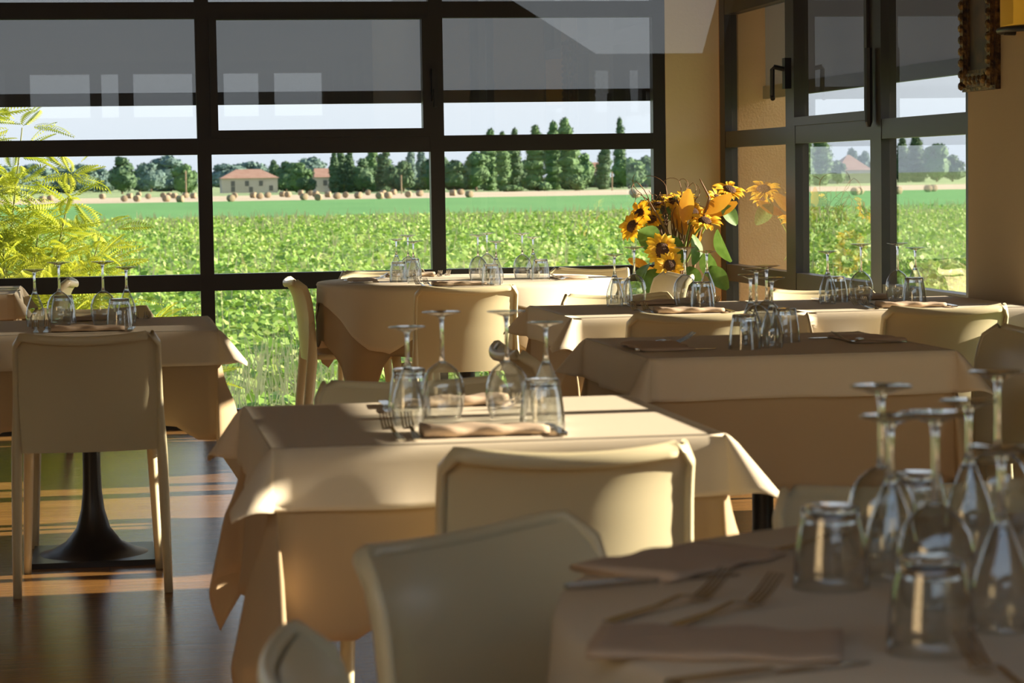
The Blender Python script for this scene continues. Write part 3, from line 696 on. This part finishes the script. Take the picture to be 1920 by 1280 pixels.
for px_, py_, yy, d, sc in flowers:
    c = ony(px_, py_, yy + .42) - Vector((FX, FY, 0)); dv = Vector(d).normalized()
    o = link(bpy.data.objects.new('sunflower', DISC), fa); o.location = c; o.rotation_euler = dv.to_track_quat('Z', 'Y').to_euler(); o.scale = (sc * 1.18,) * 3
    for k in range(19):
        pe = link(bpy.data.objects.new('petal', PM), o); pe.rotation_euler = (0, rnd.uniform(-.25, .2), 2 * math.pi * k / 19 + rnd.uniform(-.08, .08)); s_ = rnd.uniform(.85, 1.15); pe.scale = (s_, s_, s_)
    base = Vector((rnd.uniform(-.04, .04), rnd.uniform(-.04, .04), .70)); mid = (c + base) / 2 + Vector((0, 0, .05))
    pts = [base.lerp(mid, t).lerp(mid.lerp(c - dv * .01, t), t) for t in [i / 8 for i in range(9)]]
    MB().tube(pts, .0055, 7).build('stem', 'flower_stem', fa, True)
def place(me, name, px_, py_, yy, d, roll=0.0, sc=1.0):
    c = ony(px_, py_, yy + .42) - Vector((FX, FY, 0)); o = link(bpy.data.objects.new(name, me), fa)
    qd = Vector(d).normalized().to_track_quat('X', 'Z'); o.location = c; o.rotation_mode = 'QUATERNION'
    o.rotation_quaternion = qd @ Matrix.Rotation(roll, 3, 'X').to_quaternion(); o.scale = (sc,) * 3
for a in [(1236, 455, 11.1, (-.7, -.3, .5), .9, 1.1), (1210, 445, 11.15, (.6, -.2, -.7), -.9, 1.0), (1322, 470, 11.1, (.1, -.3, -.9), 1.2, 1.0), (1345, 430, 11.05, (.0, -.4, -1), 1.4, 1.1), (1352, 385, 11.2, (.5, -.2, -.5), 1.0, .8), (1225, 535, 11.1, (.3, -.6, -.3), .6, .8), (1215, 495, 11.1, (-.4, -.5, -.2), .4, .9), (1305, 535, 11.0, (.5, -.5, .1), .2, .6), (1263, 415, 11.3, (-.2, -.2, .9), 1.4, .9), (1290, 500, 11.0, (.2, -.5, -.6), .6, .8), (1250, 440, 11.12, (.3, -.4, -.7), .5, 1.1), (1300, 440, 11.1, (.1, -.6, -.8), -.6, 1.0), (1230, 505, 11.05, (-.3, -.6, -.5), -.4, 1.1), (1270, 530, 11.0, (-.2, -.7, -.2), .3, 1.0), (1330, 500, 11.05, (.4, -.5, -.6), 1.0, .9), (1205, 425, 11.15, (.2, -.3, -.9), .8, .8)]:
    place(LM, 'leaf', *a)
for a in [(1282, 418, 11.15, (.25, -.15, 1), 1.45, 1.15), (1318, 400, 11.15, (.95, -.2, .45), 1.1, 1.1), (1330, 405, 11.2, (.9, .1, .25), .8, 1.0), (1285, 440, 11.2, (-.35, -.1, .9), 1.3, 1.0), (1215, 500, 11.2, (-.5, -.3, .1), .7, .8), (1300, 470, 11.25, (.15, -.1, 1), 1.5, 1.2), (1240, 520, 11.15, (-.8, -.3, .25), .5, .9), (1272, 430, 11.2, (.1, -.1, 1), 1.2, .9)]:
    place(BM, 'bract', *a)
for k in range(34):                                       # curled willow twigs
    a0 = rnd.uniform(-.16, .10); p0 = Vector((rnd.uniform(-.04, .04), rnd.uniform(-.05, .03), .72)); pts = []
    hgt = rnd.uniform(.28, .46); rad_ = rnd.uniform(.04, .08); t0 = rnd.uniform(0, 6); turns = rnd.uniform(3.5, 7) * rnd.choice((-1, 1))
    for i in range(26):
        t = i / 25; cx = a0 * t * 1.1; z = .72 + hgt * min(1, t * 1.25)
        cur = max(0, t - .45) / .55
        pts.append((p0.x + cx + rad_ * cur * math.cos(t0 + turns * cur), p0.y + rad_ * .6 * cur * math.sin(t0 + turns * cur), z + rad_ * cur * math.sin(t0 + turns * cur)))
    MB().tube(pts, [.0045 - .003 * i / 25 for i in range(26)], 6).build('twig', 'twig', fa, True)
for pxs in ([(1252, 545), (1270, 470), (1236, 410), (1214, 372)], [(1296, 545), (1305, 460), (1330, 370), (1312, 335)], [(1290, 545), (1285, 480), (1300, 400)]):
    P_ = [ony(a, b, 11.57) - Vector((FX, FY, 0)) for a, b in pxs]
    pts = []
    for i in range(len(P_) - 1): pts += [P_[i].lerp(P_[i + 1], t / 5) for t in range(5)]
    MB().tube(pts + [P_[-1]], [.010 - .007 * i / len(pts) for i in range(len(pts) + 1)], 7).build('twig', 'twig', fa, True)

# ------------------------------------------------------------------ outdoors: fields
ZO = -1.6
def strip(name, y0, y1, z, material):
    struct(MB().add([(-.9 * y1 - 40, y0, z), (1.3 * y1 + 60, y0, z), (1.3 * y1 + 60, y1, z), (-.9 * y1 - 40, y1, z)], [(0, 1, 2, 3)]).build(name, material))
strip('field_soy', 12.3, 170, ZO, 'soy_ground'); strip('field_green', 170, 338, ZO, 'green_field'); strip('field_stubble', 338, 455, ZO, 'stubble'); strip('field_far', 455, 3500, ZO, 'far_field')
struct(MB().add([(3.4, -120, ZO), (400, -120, ZO), (400, 12.3, ZO), (3.4, 12.3, ZO)], [(0, 1, 2, 3)]).build('ground_side', 'soy_ground'))
struct(MB().add([(-400, -120, ZO), (-5.5, -120, ZO), (-5.5, 12.3, ZO), (-400, 12.3, ZO)], [(0, 1, 2, 3)]).build('ground_left', 'soy_ground'))
struct(MB().add([(-5.5, -120, ZO), (3.4, -120, ZO), (3.4, -3.9, ZO), (-5.5, -3.9, ZO)], [(0, 1, 2, 3)]).build('ground_back', 'stubble'))
rng = np.random.default_rng(3)
def leaves(n, y0, y1, size, hgt, x0=-.09, x1=.42, stretch=1.5, upright=0.35):
    y = np.sqrt(rng.uniform(y0 ** 2, y1 ** 2, n)); x = y * rng.uniform(x0, x1, n)
    mound = .5 + .5 * np.sin(x * 1.9 + 1.3 * np.sin(y * .7)) * np.sin(y * 1.3 + np.sin(x * .8))
    z = ZO + hgt * (.25 + .75 * mound) * rng.uniform(.5, 1, n)
    C_ = np.c_[x, y, z]
    N_ = rng.normal(0, upright, (n, 3)) + [0.15, -.15, .8]; N_ /= np.linalg.norm(N_, axis=1)[:, None]
    A_ = np.cross(N_, rng.normal(0, 1, (n, 3))); A_ /= np.linalg.norm(A_, axis=1)[:, None]; B_ = np.cross(N_, A_)
    s = (size * rng.uniform(.6, 1.3, n))[:, None]
    V = np.stack([C_ - A_ * s * stretch / 2, C_ + B_ * s * .5, C_ + A_ * s * stretch / 2, C_ - B_ * s * .5], 1).reshape(-1, 3)
    return V
V = np.concatenate([leaves(60000, 24, 62, .13, .45, upright=.5), leaves(4000, 12.8, 24, .13, .4, -.4, .6, upright=.5), leaves(95000, 62, 172, .17, .4, upright=.5)])
o = link(bpy.data.objects.new('soy_plants', np_mesh('soy_plants', V, 4, None, ['soy_leaf', 'soy_leaf_pale'], (rng.random(len(V) // 4) < .16).astype(int))))
tag(o, 'low leafy green crop covering the field below the windows', 'crop', kind='stuff')
def blades(n, y0, y1, hgt, x0=-.09, x1=.42):
    y = rng.uniform(y0, y1, n); cl = np.floor(rng.uniform(0, n / 14, n)); x = y * (x0 + (x1 - x0) * ((cl * .6180339) % 1)) + rng.normal(0, .5, n)
    b = np.c_[x, y, np.full(n, ZO)]; h_ = hgt * rng.uniform(.5, 1.2, n); w = .012 * y / 30
    tip = b + np.c_[rng.normal(0, .15, n), rng.normal(0, .1, n), h_]
    return np.stack([b - np.c_[w, 0 * w, 0 * w], b + np.c_[w, 0 * w, 0 * w], tip], 1).reshape(-1, 3)
o = link(bpy.data.objects.new('dry_grass', np_mesh('dry_grass', np.concatenate([blades(1500, 135, 172, .8), blades(1400, 30, 135, .75), blades(600, 24, 34, .8, .02, .10)]), 3, 'dry_grass')))
tag(o, 'tall straw-coloured grass between the crop rows', 'grass', kind='stuff')

# bales
bale = MB(); bale.lathe([(.001, -.6), (.60, -.6), (.66, -.55), (.66, .55), (.60, .6), (.001, .6)], 14)
BMH = bale.mesh('hay_bale', 'straw', True)
bl = [(233, 375), (243, 369), (257, 375), (260, 366), (278, 370), (306, 368), (312, 375), (318, 368), (327, 369), (338, 376), (348, 368), (363, 369), (192, 370), (80, 376), (95, 374), (55, 376), (433, 375), (440, 369), (475, 368), (487, 370), (502, 368), (530, 366), (540, 367), (564, 363), (570, 372), (582, 364), (592, 366), (597, 373), (615, 367), (632, 370), (648, 368), (672, 369), (690, 363), (712, 370), (718, 364), (728, 369), (738, 362), (766, 367), (787, 365), (849, 364), (864, 362), (880, 367), (1186, 364), (1192, 368), (1604, 363), (1612, 362), (1683, 361), (1740, 357), (1750, 356)]
for px_, py_ in bl:
    p = onz(px_, py_ + 3, ZO); o = link(bpy.data.objects.new('hay_bale', BMH)); o.location = (p.x, p.y, ZO + .66)
    o.rotation_euler = (R(90), 0, rnd.uniform(-.9, 1.2)); o.scale = (.72,) * 3; o.location.z = ZO + .47
    bay = 'seen through the left bay' if px_ < 390 else 'seen through the middle bay' if px_ < 815 else 'seen between second mullion and column' if px_ < 1300 else 'seen through the side window'
    tag(o, 'round straw bale on the pale stubble strip, ' + bay, 'straw bale', 'straw bales ' + bay)

# trees
def crown_mesh(name, material, hgt, half, kind, seed, nleaf=1500):
    g = np.random.default_rng(seed); mb_v = []
    # lumpy ball clusters for the mass, loose leaf sprays for the outline
    if kind == 'poplar': lumps = [(0 + g.normal(0, .12) * half, g.normal(0, .12) * half, hgt * t, half * (.95 * math.sin(math.pi * min(1, .16 + .84 * t)) ** .6 + .12), hgt * .10) for t in np.linspace(.08, .95, 9)]
    elif kind == 'bush': lumps = [(g.uniform(-.6, .6) * half, g.uniform(-.5, .5) * half, hgt * g.uniform(.3, .65), half * g.uniform(.4, .6), hgt * g.uniform(.25, .36)) for _ in range(8)]
    else: lumps = [(g.uniform(-.55, .55) * half, g.uniform(-.5, .5) * half, hgt * g.uniform(.22, .80), half * g.uniform(.38, .62), hgt * g.uniform(.13, .2)) for _ in range(13)] + [(0, 0, hgt * .85, half * .45, hgt * .14), (0, 0, hgt * .42, half * .95, hgt * .34)]
    mb = MB()
    for cx, cy, cz, rh, rv in lumps:
        n, m_ = 10, 6
        mb.lathe([(max(.02, rh * .9 * math.sin(math.pi * j / m_)), -rv * .9 * math.cos(math.pi * j / m_)) for j in range(m_ + 1)], n, (cx, cy, cz))
    vs = np.array(mb.v); vs += g.normal(0, .05 * half, vs.shape)
    L_ = np.array([lumps[i] for i in g.integers(0, len(lumps), nleaf)])
    D = g.normal(0, 1, (nleaf, 3)); D /= np.linalg.norm(D, axis=1)[:, None]
    C_ = L_[:, :3] + D * np.c_[L_[:, 3], L_[:, 3], L_[:, 4]] * g.uniform(.82, 1.12, nleaf)[:, None]
    N_ = D + g.normal(0, .5, (nleaf, 3)); N_ /= np.linalg.norm(N_, axis=1)[:, None]
    A_ = np.cross(N_, g.normal(0, 1, (nleaf, 3))); A_ /= np.linalg.norm(A_, axis=1)[:, None]; B_ = np.cross(N_, A_)
    s = g.uniform(.25, .6, nleaf)[:, None] * min(1.2, max(.5, half * .22))
    V = np.stack([C_ - A_ * s, C_ + B_ * s * .7, C_ + A_ * s, C_ - B_ * s * .7], 1).reshape(-1, 3)
    nb_ = len(vs); allv = [tuple(p) for p in vs] + [tuple(p) for p in V]
    fs = mb.f + [tuple(range(nb_ + 4 * i, nb_ + 4 * i + 4)) for i in range(nleaf)]
    m2 = MB(); m2.v = allv; m2.f = fs
    return m2.mesh(name, material)
trees = [  # px, top y, base y, half width px, kind, material, dist, words
    (12, 312, 348, 40, 'round', 'crown_hazy', 700, 'bluish round tree at the far left of the tree line'), (60, 308, 347, 34, 'round', 'crown_hazy', 720, 'bluish tree behind the yellow shrub, second from the left edge'),
    (110, 314, 346, 30, 'round', 'crown_hazy', 720, 'low bluish tree behind the yellow shrub'), (150, 308, 346, 28, 'round', 'crown_hazy', 690, 'bluish tree at the edge of the yellow shrub'),
    (190, 316, 346, 24, 'round', 'crown_hazy', 720, 'low bluish tree left of the spreading dark tree'), (229, 293, 349, 24, 'round', 'crown_dark', 600, 'spreading dark tree alone in the left bay'),
    (262, 316, 347, 20, 'round', 'crown_hazy', 720, 'low bluish tree right of the spreading dark tree'), (283, 305, 346, 22, 'round', 'crown_hazy', 700, 'mid-height bluish tree in the left bay'),
    (316, 291, 345, 28, 'round', 'crown_hazy', 760, 'tall wide bluish tree in the left bay'), (348, 307, 362, 20, 'round', 'crown_mid', 470, 'bright green round tree beside the left mullion'),
    (420, 308, 346, 34, 'round', 'crown_hazy', 800, 'pale wood behind the farmhouse, left end'), (470, 303, 346, 30, 'round', 'crown_hazy', 800, 'pale tree rising behind the farmhouse roof'),
    (516, 303, 352, 12, 'poplar', 'crown_dark', 620, 'slim tree right of the farmhouse'), (537, 302, 352, 18, 'round', 'crown_dark', 600, 'dark tree right of the farmhouse'),
    (562, 304, 362, 20, 'round', 'crown_mid', 520, 'round green tree between the two houses'), (588, 294, 348, 24, 'round', 'crown_hazy', 720, 'tall pale tree behind the brick house'), (575, 332, 362, 16, 'bush', 'crown_dark', 500, 'dark bush at the wall of the brick house'),
    (628, 288, 362, 9, 'poplar', 'crown_dark', 500, 'dark cypress in front of the brick house'), (641, 278, 362, 9, 'poplar', 'crown_dark', 505, 'second dark cypress by the brick house'), (657, 284, 362, 10, 'poplar', 'crown_dark', 510, 'third dark cypress right of the brick house'),
    (681, 296, 362, 18, 'round', 'crown_dark', 500, 'dark tree left in the row before the second mullion'), (699, 276, 362, 12, 'poplar', 'crown_mid', 520, 'poplar cut by the transom in the middle bay'), (722, 284, 362, 15, 'poplar', 'crown_dark', 500, 'broad poplar in the middle bay'),
    (738, 306, 364, 16, 'bush', 'crown_dark', 490, 'dark bush in the row of the middle bay'), (757, 300, 362, 16, 'round', 'crown_dark', 510, 'round tree right of the broad poplar'), (772, 278, 362, 9, 'poplar', 'crown_hazy', 560, 'thin pale poplar near the second mullion'), (791, 280, 362, 10, 'poplar', 'crown_hazy', 560, 'thin pale poplar at the second mullion'),
    (815, 292, 362, 22, 'round', 'crown_dark', 520, 'tree hidden behind the second mullion'), (852, 300, 366, 22, 'round', 'crown_dark', 480, 'dark tree right of the second mullion'), (893, 283, 366, 22, 'round', 'crown_mid', 480, 'round leafy tree left of the big poplars'),
    (918, 246, 366, 17, 'poplar', 'crown_mid', 490, 'first of the big poplars behind the field'), (944, 252, 366, 13, 'poplar', 'crown_mid', 470, 'narrow sunlit poplar, second of the big ones'), (967, 246, 364, 13, 'poplar', 'crown_dark', 500, 'third of the big poplars'),
    (1004, 240, 366, 18, 'poplar', 'crown_mid', 480, 'fourth of the big poplars'), (1040, 233, 366, 18, 'poplar', 'crown_mid', 490, 'tall poplar left in the highest pair'), (1067, 226, 366, 20, 'poplar', 'crown_mid', 480, 'highest poplar of the row'),
    (960, 345, 368, 20, 'bush', 'crown_mid', 450, 'low bush under the narrow poplar'), (1010, 338, 368, 22, 'bush', 'crown_mid', 450, 'low bush under the fourth poplar'), (1085, 325, 367, 26, 'bush', 'crown_mid', 450, 'broad bush under the highest poplar'),
    (1098, 286, 364, 16, 'round', 'crown_mid', 500, 'round tree right of the highest poplar'), (1133, 272, 365, 13, 'poplar', 'crown_dark', 470, 'slim poplar before the hidden roof'), (1163, 226, 360, 11, 'poplar', 'crown_dark', 520, 'slender tall poplar near the column'),
    (1180, 296, 362, 26, 'round', 'crown_mid', 480, 'broad tree under the slender poplar'), (1212, 292, 362, 20, 'round', 'crown_dark', 500, 'dark tree against the column'), (985, 300, 365, 24, 'round', 'crown_dark', 540, 'dark tree filling behind the poplars'), (1115, 305, 362, 20, 'round', 'crown_hazy', 620, 'pale tree behind the hidden roof'),
    (1508, 255, 358, 18, 'poplar', 'crown_mid', 480, 'left poplar in the side window'), (1540, 250, 358, 20, 'poplar', 'crown_mid', 480, 'broad poplar in the side window'), (1570, 300, 352, 14, 'round', 'crown_dark', 540, 'dark tree left of the side-window roof'),
    (1598, 276, 350, 8, 'round', 'crown_hazy', 620, 'small tree behind the side-window roof'), (1622, 282, 350, 12, 'round', 'crown_hazy', 620, 'pale tree right of the side-window roof'), (1640, 300, 350, 20, 'round', 'crown_dark', 560, 'tree behind the side-window mullion'),
    (1668, 284, 350, 10, 'poplar', 'crown_hazy', 580, 'small conifer in the pane next to the picture wall'), (1691, 262, 350, 14, 'poplar', 'crown_dark', 560, 'dark poplar in the pane next to the picture wall'), (1719, 255, 350, 17, 'poplar', 'crown_dark', 560, 'tallest poplar in the pane next to the picture wall'),
    (1757, 268, 350, 22, 'round', 'crown_mid', 560, 'round tree in the pane next to the picture wall'), (1786, 290, 350, 20, 'round', 'crown_dark', 560, 'dark tree touching the picture wall'), (1705, 310, 350, 34, 'bush', 'crown_dark', 555, 'dark undergrowth below the side-window poplars'), (1445, 270, 352, 40, 'round', 'crown_dark', 560, 'tree behind the orange pier')]
for a_, b_, ty_, d_, mt_, wd_ in ((8, 200, 332, 680, 'crown_hazy', 'behind the yellow shrub'), (250, 345, 333, 690, 'crown_hazy', 'in the left bay'), (520, 600, 338, 600, 'crown_dark', 'between the two houses'), (655, 812, 330, 515, 'crown_dark', 'under the row of the middle bay'), (845, 1225, 334, 530, 'crown_dark', 'under the big poplars'), (1500, 1660, 328, 575, 'crown_dark', 'beside the barn roof')):
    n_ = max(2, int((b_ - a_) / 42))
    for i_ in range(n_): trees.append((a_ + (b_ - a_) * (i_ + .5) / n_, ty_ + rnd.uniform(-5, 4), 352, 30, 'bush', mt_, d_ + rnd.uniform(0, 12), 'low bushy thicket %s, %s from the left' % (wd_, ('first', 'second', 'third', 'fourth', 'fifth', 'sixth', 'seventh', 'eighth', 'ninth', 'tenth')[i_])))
STAND = []
for k, (px_, ty, by, hwp, kind, mt, dist, words) in enumerate(trees):
    for _ in range(60):
        hh = hwp / F * dist * 1.3; xx = ony(px_, by, dist).x; hit = False
        for tx, td, th_ in STAND:
            if abs(tx - xx) < (hh + th_) * 1.12 + 1 and abs(td - dist) < (hh + th_) * .85 + .8: hit = True
        if not hit: break
        dist += 2.5
    STAND.append((xx, dist, hh))
    r = ray(px_, by); g_ = EYE + r * (dist / r.y); top = ony(px_, ty, dist)
    hgt = top.z - ZO; half = hwp / F * dist * (1.28 if kind == 'round' else 1.12)
    t = empty('tree', (g_.x, dist, ZO)); tag(t, words, 'tree', 'trees beyond the fields')
    link(bpy.data.objects.new('crown', crown_mesh('crown', mt, hgt, half, kind, 100 + k)), t)
    MB().tube([(0, 0, 0), (0, 0, hgt * .25), (0, 0, hgt * .6)], [.28, .22, .1], 7).build('trunk', 'bark', t)

# houses
def house(x0, x1, ey, ry, by, dist, label, hip=True, wins=()):
    a = ony(x0, by, dist); b = ony(x1, by, dist); ez = ony((x0 + x1) / 2, ey, dist).z; rz = ony((x0 + x1) / 2, ry, dist).z
    w = b.x - a.x; d = 9.0; r_ = empty('farmhouse', ((a.x + b.x) / 2, dist, ZO)); tag(r_, label, 'house')
    MB().box(-w / 2, w / 2, 0, d, 0, ez - ZO).build('wall', 'house_wall', r_)
    o_ = .4; i = d / 2 if hip else -.0; zz = ez - ZO; zr = rz - ZO
    MB().add([(-w / 2 - o_, -o_, zz - .1), (w / 2 + o_, -o_, zz - .1), (w / 2 + o_, d + o_, zz - .1), (-w / 2 - o_, d + o_, zz - .1), (-w / 2 + i * .8, d / 2, zr), (w / 2 - i * .8, d / 2, zr)],
             [(0, 1, 5, 4), (1, 2, 5), (2, 3, 4, 5), (3, 0, 4), (3, 2, 1, 0)]).build('roof', 'roof_tile', r_)
    for wx, wz in wins: MB().box(wx * w - .45, wx * w + .45, -.06, .02, wz * (ez - ZO) - .6, wz * (ez - ZO) + .6).build('window', 'house_window', r_)
    return r_
house(416, 521, 333, 317, 358, 560, 'pale farmhouse with hipped red tile roof beyond the field', True, [(-.3, .62), (-.05, .62), (.2, .62), (.38, .3), (-.3, .25), (.02, .22)])
house(593, 650, 331, 315, 360, 540, 'small brick house behind the dark cypresses', False, [(-.2, .6), (.2, .6)])
house(1100, 1140, 322, 304, 352, 560, 'house with brown roof between the poplars', True, [(-.2, .5)])
house(1572, 1632, 318, 290, 352, 550, 'barn with wide dark roof in the side window', True, [(-.2, .4)])
for px_, ty, by in ((349, 320, 362), (753, 328, 372), (1148, 322, 372)):
    p = ony(px_, by, 430); q_ = ony(px_, ty, 430)
    o = MB().tube([(p.x, 430, ZO), (p.x, 430, q_.z)], .12, 6).build('utility_pole', 'straw')
    tag(o, {349: 'thin pale pole in front of the bright green tree', 753: 'thin pale pole among the bales of the middle bay', 1148: 'thin pale pole right of the slim poplar'}[px_], 'pole', 'poles in the field')

# yellow-green feathery shrub outside the left window
sh = empty('feathery_shrub', (-.62, 13.3, ZO)); tag(sh, 'yellow-green feathery shrub outside the left window', 'shrub')
def frond(n=13, L_=.17):
    vs, fs = [], []
    for i in range(n):
        t = (i + .6) / n; x = L_ * t; l = .046 * (math.sin(math.pi * (t * .9 + .08)) ** .6); z = -.05 * t * t
        for s in (-1, 1):
            b = len(vs); vs += [(x - .004, 0, z), (x + .0105, s * l * .5, z + .003), (x + .015, s * l, z - .006), (x + .0005, s * l * .55, z + .002)]; fs.append((b, b + 1, b + 2, b + 3))
    b = len(vs); vs += [(0, -.0015, 0), (L_, -.0008, -.05), (L_, .0008, -.05), (0, .0015, 0)]; fs.append((b, b + 1, b + 2, b + 3))
    return np.array(vs), fs
FV, FF = frond()
main = [((-.2, 0, 0), (.15, -.2, 1.4), (.48, -.3, 2.85)), ((-.1, 0, 0), (-.05, -.2, 1.6), (-.05, -.3, 3.12)), ((-.2, .1, 0), (.0, -.1, 1.5), (.22, -.1, 3.12)), ((0, 0, 0), (.4, -.3, 1.2), (.88, -.45, 2.05)),
        ((0, 0, 0), (.45, -.3, 1.1), (1.05, -.4, 1.75)), ((-.2, 0, 0), (-.3, .1, 1.6), (-.45, .1, 2.9)), ((0, .1, 0), (.3, -.1, 1.5), (.62, -.15, 2.55)), ((0, 0, 0), (.5, -.1, .9), (1.15, -.2, 1.35)), ((-.1, 0, 0), (.2, -.3, 1.2), (.38, -.45, 2.3)), ((-.1, 0, 0), (.1, -.35, 1.3), (.12, -.45, 2.5)), ((0, 0, 0), (.3, -.4, 1.1), (.6, -.55, 1.9)), ((0, 0, 0), (.2, -.4, 1.2), (.42, -.5, 2.05)), ((0, 0, 0), (.05, -.4, 1.2), (.2, -.5, 2.1)), ((0, 0, 0), (.1, -.2, 1.4), (.3, -.3, 2.6)), ((0, 0, 0), (.4, -.2, 1.2), (.72, -.3, 2.2))]
AV, AF, nA = [], [], 0
for st_, md_, en_ in main:
    st_, md_, en_ = Vector(st_), Vector(md_), Vector(en_)
    P_ = [st_.lerp(md_, t / 20).lerp(md_.lerp(en_, t / 20), t / 20) for t in range(21)]
    MB().tube(P_, [.014 - .011 * t / 20 for t in range(21)], 6).build('stem', 'mimosa_stem', sh, True)
    for t in range(5, 21):
        for _ in range(24 if t < 19 else 10):
            q_ = P_[t]; az = rnd.uniform(0, 6.283); el = rnd.uniform(-.15, .9)
            d = Vector((math.cos(az) * math.cos(el), math.sin(az) * math.cos(el), math.sin(el)))
            tw = q_ + d * rnd.uniform(.0, .34) * (1 - .55 * t / 20)
            M3 = np.array(d.to_track_quat('X', 'Z').to_matrix() @ Matrix.Rotation(rnd.uniform(-.8, .8), 3, 'X')) * rnd.uniform(.75, 1.25)
            AV.append(FV @ M3.T + np.array(tw)); AF += [tuple(i + nA for i in f) for f in FF]; nA += len(FV)
fo = MB(); fo.v = [tuple(p) for p in np.concatenate(AV)]; fo.f = AF
fl = fo.build('foliage', 'mimosa', sh); fl['kind'] = 'stuff'
